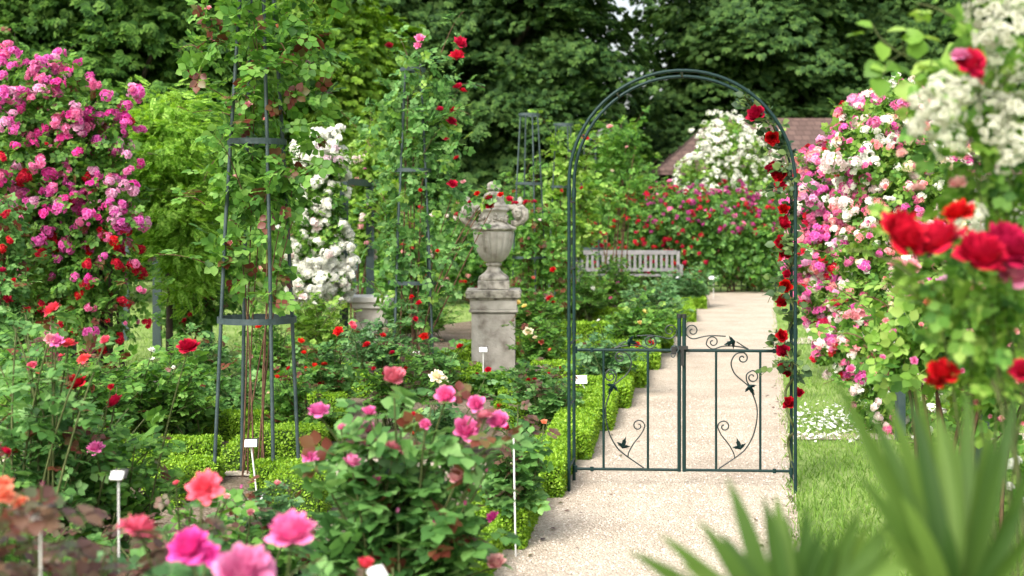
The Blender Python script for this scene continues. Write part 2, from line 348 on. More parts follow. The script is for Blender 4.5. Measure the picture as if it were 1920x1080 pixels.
def bloom_mesh(shape, col, var=0):
    key = (shape, col, var)
    if key not in _bm:
        hi = {'full':FULL,'cup':CUP,'loose':LOOSE,'lo':LO,'bud':BUD}.get(shape)
        if shape in ('truss','umbel'):
            um = shape == 'umbel'; rng = np.random.default_rng(50+var); Vs, Fs, Ts, o = [], [], [], 0
            fl = rose_tpl([(5,1,.15,.2,.6),(5,.7,.4,.12,.5),(3,.35,.5,0,.7)], var, 3, 3)
            for i in range(34 if um else 15):
                d = nrm(rng.normal(0,1,3)+np.array([0,0,.7])); r = rng.uniform(.6,.95); R = frames(np.array([np.cross(d, rng.normal(0,1,3))]), d[None]+rng.normal(0,.25,(1,3)))
                v = np.einsum('ij,nj->ni', R[0], fl[0])*(rng.uniform(.14,.22) if um else rng.uniform(.26,.4))+d*r*np.array([1,1,.75])
                Vs.append(v); Fs.append(fl[1]+o); o += len(v); Ts.append(fl[2])
            V, Fc, T = np.concatenate(Vs), np.concatenate(Fs), np.concatenate(Ts); g = None
        else:
            lo = shape in ('lo',)
            V, Fc, T = rose_tpl(hi, var*7+3, 3 if lo else 5, 3 if lo else 4, .1 if shape == 'loose' else .08); g = CAL
        _bm[key] = mesh_of('bloom_'+shape+'_'+col, V, Fc, T, M['p_'+col], g)
    return _bm[key]
NAMES = {'truss': 'blossom', 'umbel': 'blossom', 'bud': 'bud'}
def add_bloom(root, pos, diam, col, shape, rng, face=None):
    me = bloom_mesh(shape, col, int(rng.integers(0, 3))); o = bpy.data.objects.new(NAMES.get(shape, 'bloom'), me); C.objects.link(o)
    o.parent = root; o.location = tuple(np.array(pos)-np.array(root.location)); s = diam/2*rng.uniform(.93,1.07)
    o.scale = (s*rng.uniform(.92,1.08), s*rng.uniform(.92,1.08), s*rng.uniform(.85,1.05))
    n = np.array([rng.normal(0,.35), -.5+rng.normal(0,.35), .85]) if face is None else np.array(face)
    q = mathutils.Vector(n).to_track_quat('Z', 'Y'); q = q @ mathutils.Quaternion((0,0,1), rng.uniform(0, 6.28)); o.rotation_euler = q.to_euler()
    return o

# ------------------------------------------------------------------ plant builders
def E(px, py, d, rx, ry, rd=None):
    k = d/F; return (*P(px, py, d), rx*k, (rd if rd is not None else min(rx, ry)*k), ry*k)
def envelope(rng, ells, n, lo=.65, hi=1.05, lump=.22, zmin=.04):
    e = np.array(ells); w = e[:,3]*e[:,4]+e[:,4]*e[:,5]+e[:,3]*e[:,5]; w /= w.sum(); pts, ns = [], []; got = 0
    lr = np.random.default_rng(int(abs(e.sum())*1e4)); ph = lr.uniform(0, 6.28, (4,3)); fr = lr.normal(0, 2.6, (4,3))
    while got < n:
        k = int((n-got)*1.6)+16; i = rng.choice(len(e), k, p=w); d = nrm(rng.normal(0,1,(k,3))); rad = e[i,3:6]
        q = e[i,:3]+d*rad; g = np.zeros(k)
        for a in range(4): g += np.sin(q@(fr[a]*2.2/np.mean(rad))+ph[a,0])
        r = rng.uniform(lo, hi, k)*(1+lump*g/2.4); p = e[i,:3]+d*rad*r[:,None]
        inside = np.zeros(k, bool)
        for j in range(len(e)):
            inside |= (np.sum(((p-e[j,:3])/e[j,3:6])**2, 1) < (lo*.8)**2)&(i != j)
        ok = (~inside)&(p[:,2] > zmin); pts.append(p[ok]); ns.append(nrm(d/rad)[ok]); got += ok.sum()
    return np.concatenate(pts)[:n], np.concatenate(ns)[:n]
def cloud(rng, p, out, size, tmpl, up=.7, rnd=.55, droop=.25):
    n = len(p); f = rng.normal(0,1,(n,3))*.8+out*.8+np.array([0,0,-droop]); nn = out*.6+np.array([0,0,up])+rng.normal(0,1,(n,3))*rnd
    return tile(tmpl[0], tmpl[1], frames(f, nn), p, size*rng.uniform(.65,1.25,n))
def canes(rng, base, tips, sag=.25, r0=.006, spread=.06, n=7, sides=4):
    out, curves = [], []
    for t in tips:
        b = np.array(base)+np.array([rng.normal(0,spread), rng.normal(0,spread), 0]); t = np.array(t)
        mid = b*.45+t*.55; mid[:2] = b[:2]+(t[:2]-b[:2])*rng.uniform(.15,.5); mid += rng.normal(0,.05,3); mid[2] = b[2]+(t[2]-b[2])*rng.uniform(.5,.7)
        c = bez(b, mid, t, n); curves.append(c); out += tubes(tube(c, np.linspace(r0, r0*.45, n), sides))
    return out, curves
def leaves_on(rng, curves, per, size, t0=.3, tmpl=COMP, spread=.035):
    ps, fs, young = [], [], []
    for c in curves:
        k = max(2, int(per*rng.uniform(.7,1.3))); t = t0+(1-t0)*rng.random(k)**.8; x = t*(len(c)-1); i = np.minimum(x.astype(int), len(c)-2); fr = (x-i)[:,None]
        p = c[i]*(1-fr)+c[i+1]*fr; a = rng.uniform(0, 2*PI, k); d = np.stack([np.cos(a), np.sin(a), rng.normal(.1,.35,k)], 1)
        ps.append(p+d*spread*rng.random((k,1))); fs.append(d); young.append(t > .84)
    p, f, y = np.concatenate(ps), np.concatenate(fs), np.concatenate(young); n = len(p)
    nn = np.array([0,-.12,1.])+rng.normal(0,.42,(n,3))
    return p, f, nn, size*rng.uniform(.65,1.3,n), y
def bush(label, px, d, rad, h, blooms=(), leaf='rose', young='young', yf=.35, n=26, per=13, size=.13, seed=1, group='rose bushes in the beds', cat='rose bush', tmpl=COMP, name='rose_bush', stemmat='stem', sparse=0, base=None):
    rng = np.random.default_rng(seed); b = np.array([(px-960)/F*d, d, 0.]) if base is None else np.array(base, float)
    root = thing(name, label, cat, b, group); tips = []
    for i in range(n):
        a = rng.uniform(0, 2*PI); r = rad*math.sqrt(rng.uniform(.03,1)); z = h*(1-.4*(r/rad)**2)*rng.uniform(.55,1.04)
        tips.append(b+np.array([r*math.cos(a), r*math.sin(a), z]))
    bl = []
    for q in blooms:
        bx, by, dia, col = q[:4]; shape = q[4] if len(q) > 4 else 'full'; dd = q[5] if len(q) > 5 else d-rng.uniform(.5,1.05)*rad
        dd = max(.5, dd); pos = P(bx, by, dd); bl.append((pos, dia/F*dd, col, shape)); tips.append(pos-np.array([0,0,.3*dia/F*dd]))
    st, cv = canes(rng, b, tips, r0=.004+.0025*min(1.2,h), spread=.25*rad)
    tw = []
    for c in cv:                                                 # side twigs
        for _ in range(2):
            j = int(rng.integers(2, len(c)-1)); a = rng.uniform(0, 2*PI); L = rad*rng.uniform(.2,.42)
            tip = c[j]+np.array([math.cos(a)*L, math.sin(a)*L, L*rng.uniform(0,.8)]); tw.append(bez(c[j], (c[j]+tip)/2+np.array([0,0,-.02]), tip, 4))
    for t in tw: st += tubes(tube(t, .0022, 3))
    mk('stem', st, M[stemmat], root)
    p, f, nn, s, y = leaves_on(rng, cv, per, size, .28, tmpl); p2, f2, n2, s2, y2 = leaves_on(rng, tw, per*.5, size, .2, tmpl)
    p, f, nn, s, y = [np.concatenate(z) for z in ((p,p2),(f,f2),(nn,n2),(s,s2),(y,y2))]
    sel = y&(rng.random(len(p)) < yf); V1 = tile(tmpl[0], tmpl[1], frames(f, nn)[~sel], p[~sel], s[~sel]); ch = [V1]
    if sel.any(): ch.append((*tile(tmpl[0], tmpl[1], frames(f, nn)[sel], p[sel], s[sel]*.85), 1))
    mk('foliage', ch, [M[leaf], M[young]], root)
    for pos, dia, col, shape in bl: add_bloom(root, pos, dia, col, shape, rng)
    return root
def rambler(label, base, ells, nleaf, size, leaf='mid', young='young', yf=.06, trusses=(), scatter=(), shoots=12, shoot_len=.35, seed=1, name='climbing_rose', cat='climbing rose', group=None, tmpl=COMP, lo=.55, lump=.22, cane_to=10, canemat='cane', cane_r=.012, up=.7, clump=.45):
    """trusses: (px, py, diam px, d, colour, shape); scatter: (count, diam m, shape, function(rng, p) -> colour or None)"""
    rng = np.random.default_rng(seed); base = np.array(base, float); root = thing(name, label, cat, base, group)
    p, nrml = envelope(rng, ells, nleaf, lo, 1.05, lump); ch = []
    sel = rng.random(nleaf) < yf
    ch.append(cloud(rng, p[~sel], nrml[~sel], size, tmpl, up))
    if sel.any(): ch.append((*cloud(rng, p[sel], nrml[sel], size, tmpl, up), 1))
    e = np.array(ells); tips = []
    for i in range(cane_to):
        k = e[int(rng.integers(len(e)))]; tips.append(k[:3]+rng.normal(0,.4,3)*k[3:6])
    st, cv = canes(rng, base, tips, r0=cane_r, spread=.08, n=9)
    if shoots:
        q, qn = envelope(rng, ells, shoots, .85, 1., lump); tw = []
        for a, b in zip(q, qn):
            L = shoot_len*rng.uniform(.5,1.3); tip = a+b*L+np.array([0,0,L*rng.uniform(.1,.7)]); tw.append(bez(a, a+b*L*.5+np.array([0,0,L*.4]), tip, 6))
        for t in tw: st += tubes(tube(t, np.linspace(.004,.0018,6), 3))
        lp, lf, ln, ls, ly = leaves_on(rng, tw, max(5, shoot_len*26), size*.9, .05, tmpl); ym = ly&(rng.random(len(lp)) < .35)
        ch.append(tile(tmpl[0], tmpl[1], frames(lf, ln)[~ym], lp[~ym], ls[~ym]))
        if ym.any(): ch.append((*tile(tmpl[0], tmpl[1], frames(lf, ln)[ym], lp[ym], ls[ym]), 1))
    mk('stem', st, M[canemat], root); mk('foliage', ch, [M[leaf], M[young]], root)
    for (bx, by, dia, dd, col, shape) in trusses:
        pos = P(bx, by, dd); add_bloom(root, pos, dia/F*dd, col, shape, rng)
    parts, extra = [], []
    for (cnt, dia, shape, fn) in scatter:
        q, qn = envelope(rng, ells, cnt, 1.0, 1.16, lump); q = q+qn*dia*.25
        cr_ = np.random.default_rng(int(seed)); kv = cr_.normal(0, 3.2, (3,3)); kp = cr_.uniform(0, 6.28, 3); cn = np.sin(q@kv.T+kp).sum(1)
        for a, b, c_ in zip(q, qn, cn):
            if c_ < -.5 and rng.random() < clump: continue
            if b[1] > .35 and rng.random() < .75: continue
            col = fn(rng, a)
            if col: parts.append((a, b, dia*rng.uniform(.65,1.3), col, shape))
    room = max(0, 100-len(trusses)); parts.sort(key=lambda t: (t[1][1] > .3, -t[2]))
    for a, b, dia, col, shape in parts[:room]: add_bloom(root, a, dia, col, shape, rng, b*.9+np.array([0,-.35,.55])+rng.normal(0,.2,3))
    rest = parts[room:]
    if rest:
        cols = sorted(set(t[3] for t in rest)); chunks, tips_ = [], []
        for a, b, dia, col, shape in rest:
            me = bloom_mesh(shape, col, int(rng.integers(0,3))); nv = len(me.vertices); co = np.empty(nv*3, np.float32); me.vertices.foreach_get('co', co); co = co.reshape(-1,3)
            polys = [tuple(pp.vertices) for pp in me.polygons if pp.material_index == 0]; tv = np.empty(nv, np.float32); me.attributes['tip'].data.foreach_get('value', tv)
            nn = b*.9+np.array([0,-.35,.55])+rng.normal(0,.2,3); R = frames(rng.normal(0,1,(1,3)), nn[None])
            R = frames(np.cross(nn, rng.normal(0,1,3))[None], nn[None])
            chunks.append((np.einsum('ij,nj->ni', R[0], co)*dia/2+a, np.array(polys), cols.index(col))); tips_.append(tv)
        o = mk('blossom', chunks, [M['p_'+c] for c in cols], root, attr=np.concatenate(tips_)); o['kind'] = 'stuff'
    return root
def pick(**kw):
    ks = list(kw); w = np.array([kw[k] for k in ks], float); w /= w.sum()
    return lambda rng, p: ks[int(rng.choice(len(ks), p=w))]
# ------------------------------------------------------------------ setting
def sheet(name, pts, z, mat):
    V = np.array([[x, y, z] for x, y in pts]); o = mk(name, [(V, np.arange(len(V))[None])], M[mat], smooth=False); o['kind'] = 'structure'; return o
SL = .19                                        # the path drifts this much to the right per metre
def XR(d): return 1.464+SL*(d-6.78)
def XL(d): return SL*(d-6.15)-.02
sheet('ground', [(-600,-50),(600,-50),(600,900),(-600,900)], -.012, 'lawn')
sheet('garden_bed', [(-14,1),(XL(1),1),(XL(29.2),29.2),(-14,29.2)], -.004, 'soil')
sheet('gravel_path', [(XL(.5)-.1,.5),(XR(.5),.5),(XR(29),29),(XL(29)-.35,29)], .004, 'gravel')
sheet('lawn', [(XR(.5)+.0,.5),(12,.5),(16,32),(XR(32),32)], 0, 'lawn')
sheet('back_lawn', [(-14,13.6),(-2.9,13.6),(-1.6,19),(2,26),(2,29.6),(-14,29.6)], 0, 'lawn')
sheet('side_path', [(XR(9.75),9.62),(8,9.55),(8,9.9),(XR(9.9),9.9)], .008, 'gravel')
sheet('far_side_path', [(XR(17),17.0),(10,16.8),(10,17.9),(XR(17.8),17.8)], .008, 'gravel')
sheet('bed_path', [(-6,8.25),(XL(8.5)-.3,8.3),(XL(8.8)-.3,8.85),(-6,8.85)], .004, 'gravel')
sheet('back_bed_path', [(-9,10.9),(-2.0,10.9),(-2.0,11.9),(-9,12.2)], .004, 'gravel')
sheet('urn_path', [(-4,13.0),(-1.3,13.0),(-1.3,13.5),(-4,13.6)], .008, 'gravel')
rng = np.random.default_rng(5)
def grass(name, n, region, hgt, label_kind='stuff'):
    d = 1/rng.uniform(1/region[1], 1/region[0], n); x0, x1 = region[2](d), region[3](d); x = x0+(x1-x0)*rng.random(n)
    L = np.stack([x, d, np.zeros(n)], 1); f = np.stack([rng.normal(0,.45,n), rng.normal(0,.45,n), np.ones(n)], 1); nn = np.stack([rng.normal(0,1,n), rng.normal(0,1,n)-.5, np.zeros(n)], 1)
    t = (np.array([[-.07,0,0],[.07,0,0],[.04,.6,.06],[0,1,.22]]), np.array([[0,1,2],[0,2,3]]))
    o = mk(name, [tile(t[0], t[1], frames(f, nn), L, hgt*rng.uniform(.5,1.3,n)*(.75+d/40))], M['grass']); o['kind'] = 'stuff'; o['category'] = 'grass'; return o
g1 = grass('grass', 90000, (3.5, 28, lambda d: XR(d)-.04+rng.normal(0,.02,len(d)), lambda d: XR(d)+2.6+d*.05), .05)
g1['label'] = 'short mown grass of the lawn right of the gravel path'
g2 = grass('grass', 26000, (13.7, 29, lambda d: -13+0*d, lambda d: -2.9+(d-13.6)*.3), .05); g2['label'] = 'mown grass of the lawn under the pergola behind the beds'
# loose gravel stones on the path, near the eye
n = 9000; d = 1/rng.uniform(1/12, 1/5, n); x = XL(d)+(XR(d)-XL(d))*rng.random(n)
oct_ = (np.array([[1,0,0],[0,1,0],[-1,0,0],[0,-1,0],[0,0,.8]]), np.array([[0,1,4],[1,2,4],[2,3,4],[3,0,4]]))
a = rng.uniform(0,6.28,n); z0 = np.zeros(n)
M['pebble'] = leafmat('pebble', [(.3,.24,.2),(.45,.37,.31),(.56,.49,.42),(.66,.6,.54)], .8, .3, 0, patch=0)
o = mk('gravel', [tile(oct_[0], oct_[1], frames(np.stack([np.cos(a),np.sin(a),z0],1), np.tile([0,0,1.],(n,1))), np.stack([x,d,z0+.004],1), rng.uniform(.003,.008,n))], M['pebble'], smooth=False)
o['kind'] = 'stuff'; o['label'] = 'loose pale stones scattered over the gravel path'; o['category'] = 'gravel'
# fallen petals on the lawn
n = 420; px = 1550+rng.normal(0,58,n); py = 788+rng.normal(0,22,n); L = np.array([G(a_, b_, .03) for a_, b_ in zip(px, py)]); L = L[(px > 1488)&(np.abs(py-790) < 42)]; n = len(L)
o = mk('fallen_petals', [tile(LEAF4[0]*np.array([1.6,1,1])-np.array([0,.5,0]), LEAF4[1], frames(rng.normal(0,1,(n,3))*np.array([1,1,.2]), np.array([0,-.3,1])+rng.normal(0,.3,(n,3))), L, rng.uniform(.015,.04,n))], M['p_white'], attr=np.ones(n*4))
tag(o, 'fallen white petals scattered on the grass beside the right gate post', 'petals', kind='stuff')

n = 130; d = 1/rng.uniform(1/20, 1/5.2, n); e_ = rng.random(n) < .75; x = np.where(e_, XR(d)-np.abs(rng.normal(0,.09,n)), XL(d)+np.abs(rng.normal(0,.14,n))+.03)
o = mk('leaf_litter', [tile(LEAF4[0], LEAF4[1], frames(rng.normal(0,1,(n,3))*np.array([1,1,.1]), np.array([0,0,1])+rng.normal(0,.25,(n,3))), np.stack([x,d,np.full(n,.014)],1), rng.uniform(.015,.05,n))], [M['bronze']])
tag(o, 'dry brown leaves and petals lying along the edges of the gravel path', 'leaf litter', kind='stuff')
# ---- trees
def tree(label, x, d, ells, nspray, srad, tmpl, lsize, nleaf, leafmat_, seed, trunk_r=.3, group='tall trees behind the garden', copy_of=None, rot=0, droop=.35, lump=.3, name='chestnut_tree', cat='tree', lo=.45, limbs=9, trunk_lean=.3, down=-.15):
    b = np.array([x, d, 0.])
    if copy_of is not None:
        r = copy_of.copy(); C.objects.link(r); r.location = tuple(b); r.rotation_euler = (0,0,rot); r['label'] = label
        for ch in copy_of.children:
            c = ch.copy(); C.objects.link(c); c.parent = r
        return r
    rg = np.random.default_rng(seed); root = thing(name, label, cat, b, group); e = np.array(ells, float); e[:, :3] += b
    p, nn = envelope(rg, e, nspray, lo, 1.05, lump, .3); S = [spray(rg, nleaf, tmpl, lsize/srad, droop) for _ in range(4)]
    f = nn*np.array([1,1,.25])+np.array([0,0,down])+rg.normal(0,.25,p.shape); f[np.linalg.norm(f[:,:2],axis=1) < .2, :2] += .4; up = np.array([0,0,1.])+nn*.35+rg.normal(0,.22,p.shape)
    k = rg.integers(0,4,len(p)); sc = srad*rg.uniform(.65,1.35,len(p)); R = frames(f, up)
    mk('crown', [tile(S[j][0], S[j][1], R[k==j], p[k==j], sc[k==j]) for j in range(4)], M[leafmat_], root)
    top = e[:,2].max(); tr = spline([b, b+np.array([.1*trunk_lean,0,top*.3]), b+np.array([trunk_lean,.1,top*.65]), b+np.array([trunk_lean*.6,0,top])], 14)
    tk = mk('trunk', tubes(tube(tr, np.linspace(trunk_r, trunk_r*.25, len(tr)), 12)), M['bark'], root)
    for _ in range(limbs):
        j = int(rg.integers(3, len(tr)-3)); q = e[int(rg.integers(len(e)))]; t = q[:3]+rg.normal(0,.35,3)*q[3:6]
        lb = mk('limb', tubes(tube(bez(tr[j], (tr[j]+t)/2+np.array([0,0,-.1*trunk_r*5]), t, 8), np.linspace(trunk_r*.4, trunk_r*.1, 8), 6)), M['bark'], root)
    return root
ch = [(0,0,4.6,3.6,3.2,3.6),(-2.2,-.4,6.4,2.6,2.4,3.0),(2.2,-.5,6.6,2.7,2.4,3.0),(0,.2,9.0,3.1,2.9,3.2),(-1.2,-2.0,3.6,2.2,1.6,2.0),(1.8,-1.6,3.4,2.1,1.6,1.8)]
TA = tree('tall dark chestnut tree left of the gap of white sky, above the three far obelisks', -1.35, 38, ch, 640, 1.05, PALMATE, .2, 74, 'tree2', 11, .42)
ch2 = [(0,0,5.2,3.2,3.0,4.0),(-1.8,-.9,3.6,2.2,1.8,2.4),(2.0,-.7,4.0,2.3,1.9,2.6),(.4,-.3,8.6,3.0,2.8,3.6)]
TB = tree('tall dark chestnut tree right of the gap of white sky, behind the tiled house', 7.15, 43, ch2, 580, 1.05, PALMATE, .2, 74, 'tree2', 12, .42)
tree('dark tall tree above the ridge of the tiled house', 12.4, 45, None, 0, 0, None, 0, 0, None, 0, copy_of=TA, rot=2.2)
tree('dark tree behind the near white rambler at the upper right corner', 17.2, 44, None, 0, 0, None, 0, 0, None, 0, copy_of=TB, rot=1.1)
tree('dark tree behind the obelisk that carries red roses', -5.6, 40, None, 0, 0, None, 0, 0, None, 0, copy_of=TB, rot=4.0)
tree('dark tree behind the tall front obelisk and the yellow green tree', -10.6, 39, None, 0, 0, None, 0, 0, None, 0, copy_of=TA, rot=3.6)
tree('dark tree closing the view in the upper left corner', -15.8, 40, None, 0, 0, None, 0, 0, None, 0, copy_of=TB, rot=5.3)
for i, (x, d, c, r) in enumerate([(-1.8,50,TB,.6),(11.6,54,TA,4.4),(17.5,54,TB,2.9),(-8.6,50,TA,1.9),(-15.5,50,TB,.2),(-20.5,48,TA,5.0),(23,52,TA,.9)]):
    tree('dark tree of the second row, hidden behind the front chestnuts', x, d, None, 0, 0, None, 0, 0, None, 0, copy_of=c, rot=r)
cl = [(0,0,3.6,2.4,2.0,2.0),(-1.6,-.3,4.6,1.9,1.7,1.7),(1.5,-.2,4.3,1.8,1.6,1.7),(0,.2,6.2,2.5,2.0,2.0),(-2.6,.2,6.0,1.7,1.6,1.6)]
tree('mid green chestnut with sunlit leaf tiers behind the magenta rambler', -8.0, 25, cl, 470, .8, PALMATE, .17, 56, 'tree', 21, .28)
tree('bright lime green tree between the two front obelisks', -4.05, 29, [(0,0,3.4,1.6,1.3,1.5),(.1,0,4.9,1.5,1.3,1.3),(-.5,0,6.2,1.2,1.2,1.0)], 330, .6, PALMATE, .15, 40, 'lime', 23, .16, 'lighter trees in front of the chestnuts', name='lime_tree')
tree('feathery yellow green tree beside the magenta rambler', -3.75, 14.6, [(0,0,2.3,.62,.55,.58),(-.1,0,2.72,.42,.42,.36),(.15,-.1,1.7,.52,.42,.5),(.2,-.1,1.15,.36,.34,.45),(-.3,0,1.9,.4,.4,.4)], 360, .27, PINN, .14, 22, 'acacia', 25, .045, 'lighter trees in front of the chestnuts', name='locust_tree', lump=.35, limbs=6, droop=.3, trunk_lean=.1, lo=.3, down=.05)
tree('small olive green tree behind the far climbing roses, left of the grey wall', 2.75, 33.5, [(0,0,2.6,.5,.5,1.2),(.1,0,3.4,.45,.4,.6)], 150, .34, PALMATE, .11, 30, 'tree', 27, .1, 'lighter trees in front of the chestnuts', name='small_tree')
# dark hedge below the crowns
rng = np.random.default_rng(8)
def hedge(name, label, c, s, n, lsize, leafm, group, core='boxcore', rz=0., tmpl=LEAF4, rough=.03, cat='hedge'):
    c = np.array(c, float); s = np.array(s, float); root = thing(name, label, cat, (c[0], c[1], 0), group); root.rotation_euler = (0,0,0)
    cs, sn = math.cos(rz), math.sin(rz); Rz = np.array([[cs,sn,0],[-sn,cs,0],[0,0,1]])
    fa = np.array([s[0]*s[1], s[0]*s[2], s[0]*s[2], s[1]*s[2], s[1]*s[2]]); k = rng.choice(5, n, p=fa/fa.sum()); q = rng.uniform(-.5,.5,(n,3))*s; nn = np.zeros((n,3))
    for j, (ax, sg) in enumerate(((2,1),(1,-1),(1,1),(0,-1),(0,1))):
        m = k == j; q[m,ax] = sg*s[ax]/2; nn[m,ax] = sg
    wob = rough*(np.sin(q[:,0]*9/max(.3,s[2])+c[0]*3)+np.sin(q[:,1]*11/max(.3,s[2])+1))*.35; q += nn*(rng.normal(0,rough*.4,n)+wob)[:,None]
    q = q@Rz+c; nn = nn@Rz; p = q
    mk('foliage', [cloud(rng, p, nn, lsize, tmpl, .45, .4, .0)], M[leafm], root)
    mk('core', [box(c-np.array([0,0,rough*.4]), s-rough*1.6, rz)], M[core], root, smooth=False)
    return root
hedge('hedge', 'tall dark hedge closing the garden beneath the chestnuts', (-4,34.6,1.1), (26,1.0,2.2), 16000, .2, 'tree2', 'background hedges', rough=.16, tmpl=PALMATE)
hedge('hedge', 'dark hedge beyond the tiled house on the right', (17,43,1.6), (18,1.0,3.2), 11000, .2, 'tree2', 'background hedges', rough=.16, tmpl=PALMATE)
# ---- house
hy = 36.0
hr = thing('house', 'low house with grey walls under a brown tiled hip roof', 'house', (8, hy+3, 0))
X0 = (1262-960)/F*hy; zt = 1.6+(410-318)/F*hy
mk('wall', [box((X0+5.4, hy+3, zt/2), (10.8, 5.2, zt))], M['render'], hr, smooth=False)
e0, e1, ey0, ey1 = X0-.35, X0+11.2, hy-.05, hy+6.2; rz = 1.6+(410-221)/F*(hy+3); rx0 = (1342-960)/F*(hy+3); V = []
for dz in (0, -.14):
    V += [(e0,ey0,zt+dz),(e1,ey0,zt+dz),(e1,ey1,zt+dz),(e0,ey1,zt+dz),(rx0,hy+3.1,rz+dz),(e1-3,hy+3.1,rz+dz)]
mk('roof', [(V, np.array([[0,1,5,4],[2,3,4,5],[7,6,10,11],[9,8,11,10],[0,6,7,1],[1,7,8,2],[2,8,9,3],[3,9,6,0]])), (V, np.array([[1,2,5],[3,0,4],[8,7,11],[6,9,10]]))], M['roof'], hr, smooth=False)
wd = mk('window', [box((X0+3.2, hy+.39, 1.7), (1.1,.06,1.2))], M['white'], hr, smooth=False)
mk('pane', [box((X0+3.2, hy+.35, 1.7), (.94,.03,1.04))], M['dark'], wd, smooth=False)
# ------------------------------------------------------------------ garden arch with its gate
AR = thing('garden_arch', 'dark green metal garden arch with a double scrollwork gate standing on the gravel path', 'garden arch', P(1278, 925, F*H/515)*np.array([1,1,0]))
d0 = F*H/515; YAW = math.radians(-3.5); RACK = math.radians(-7.8); hw = 211/F*d0; zc = H+(HY-343)/F*d0; zg = 0.0
ac = np.array(AR.location); ax = np.array([math.cos(YAW), math.sin(YAW), 0]); ay = np.array([-math.sin(RACK), math.cos(RACK), 0])
def A(u, v, z): return ac+ax*u+ay*v+np.array([0,0,z])
DEPTH = .33
def hoop(v, r):
    pts = [A(-hw, v, zg)]+[A(-hw, v, z) for z in np.linspace(.3, zc-.05, 8)]
    pts += [A(-hw*math.cos(t), v, zc+hw*math.sin(t)) for t in np.linspace(0, PI, 36)]+[A(hw, v, z) for z in np.linspace(zc-.05, .3, 8)]+[A(hw, v, zg)]
    return tube(np.array(pts), r, 10)
for v in (0, DEPTH):
    mk('hoop', tubes(hoop(v, .01)), M['iron'], AR)
for sg in (-1, 1):
    for v in (0, DEPTH):
        for z in (.935, zc-.05): mk('joint_sleeve', tubes(tube([A(sg*hw,v,z-.03), A(sg*hw,v,z+.03)], 0.0135, 10)), M['iron'], AR)
    for z in (.14, .5, .86, 1.3, 1.7, 2.0):
        mk('rung', tubes(tube([A(sg*hw,0,z), A(sg*hw,DEPTH,z)], .007, 8)), M['iron'], AR)
for t in (.45, .95, 1.57, 2.2, 2.7):
    mk('rung', tubes(tube([A(-hw*math.cos(t),0,zc+hw*math.sin(t)), A(-hw*math.cos(t),DEPTH,zc+hw*math.sin(t))], .007, 8)), M['iron'], AR)
# gate leaves: laid out in the gate's own plane, halfway between the hoops; (px, py) as read at the gate
dg = d0+.2; 
def Q(px, py, v=.2):               # picture row / column to the gate plane
    s = F/(d0+v-math.sin(-YAW)*0); z = H-(py-HY)/s; u = (px-1278)/F*(d0+v)-(.0); return A(u-.0015, v, z)
def ivy(c, size, rot):
    """a three-lobed cut-out leaf with toothed edge and a raised vein, about 1.5 mm thick"""
    out = [(0,-.25)]
    for a, L in ((-1.25,.85),(0,1.15),(1.25,.85)):
        for da, k in ((-.5,.4),(-.3,.68),(-.22,.62),(-.08,.84),(0,1),(.08,.84),(.22,.62),(.3,.68),(.5,.4)):
            out.append((math.sin(a+da)*L*k, math.cos(a+da)*L*k))
    o = np.array(out); cs, sn = math.cos(rot), math.sin(rot); o = o@np.array([[cs,sn],[-sn,cs]])*size; n = len(o); r = np.hypot(o[:,0], o[:,1])/size
    fr = np.array([c+ax*x-ay*(.004+.012*math.sin(4*i))+np.array([0,0,z]) for i, (x, z) in enumerate(o)]); bk = fr+ay*.004
    V = np.concatenate([fr, bk, [c-ay*.018], [c-ay*.012]]); Fc = []
    for i in range(n):
        j = (i+1) % n; Fc += [[2*n, j, i], [2*n+1, n+i, n+j], [i, j, n+j], [i, n+j, n+i]]
    return V, np.array(Fc)
def wire(pts, mir):
    return tube(spline([Q(1278+mir*(px-1278)-(2 if mir < 0 else 0), py) for px, py in pts], 6*len(pts)), .0042, 6)
def spiral(cx, cy, r, a0, turns, sgn, k=14, rend=.22):
    t = np.linspace(0, 1, k); return [(cx+r*(1-(1-rend)*x)*math.cos(a0+sgn*2*PI*turns*x), cy+r*(1-(1-rend)*x)*math.sin(a0+sgn*2*PI*turns*x)) for x in t]
# right leaf scrolls (left one mirrored)
W = [
 spiral(1298,620,12,PI,1.25,1)[::-1]+[(1287,628),(1299,635),(1318,631),(1335,629),(1360,630)],
 spiral(1336,641,11.5,PI,1.25,1)[::-1]+[(1325,647),(1336,654),(1353,649),(1370,648),(1388,650),(1402,654)],
 [(1380,640),(1392,648),(1402,654)],
 spiral(1391,671,10.5,-PI/2,1.2,1)[::-1]+[(1378,664),(1370,680),(1376,699),(1392,714),(1402,722)],
 spiral(1409,706,12,-PI/2,1.2,1)[::-1]+[(1399,701),(1399,713),(1404,722)],
 [(1406,728),(1413,746),(1418,765),(1417,790),(1410,817),(1397,840),(1383,853),(1366,865),(1347,878)],
 spiral(1357,799,12,PI,1.25,1)[::-1]+[(1346,803),(1352,815),(1366,833),(1375,850),(1376,859)]]
def leafset(mir):
    L = [(1374,640,.026,PI/2*0+1.9),(1404,724,.026,-2.6),(1386,838,.026,.3)]
    return [ivy(Q(1278+mir*(x-1278)-(2 if mir < 0 else 0), y), s*2.0, r*mir) for x, y, s, r in L]
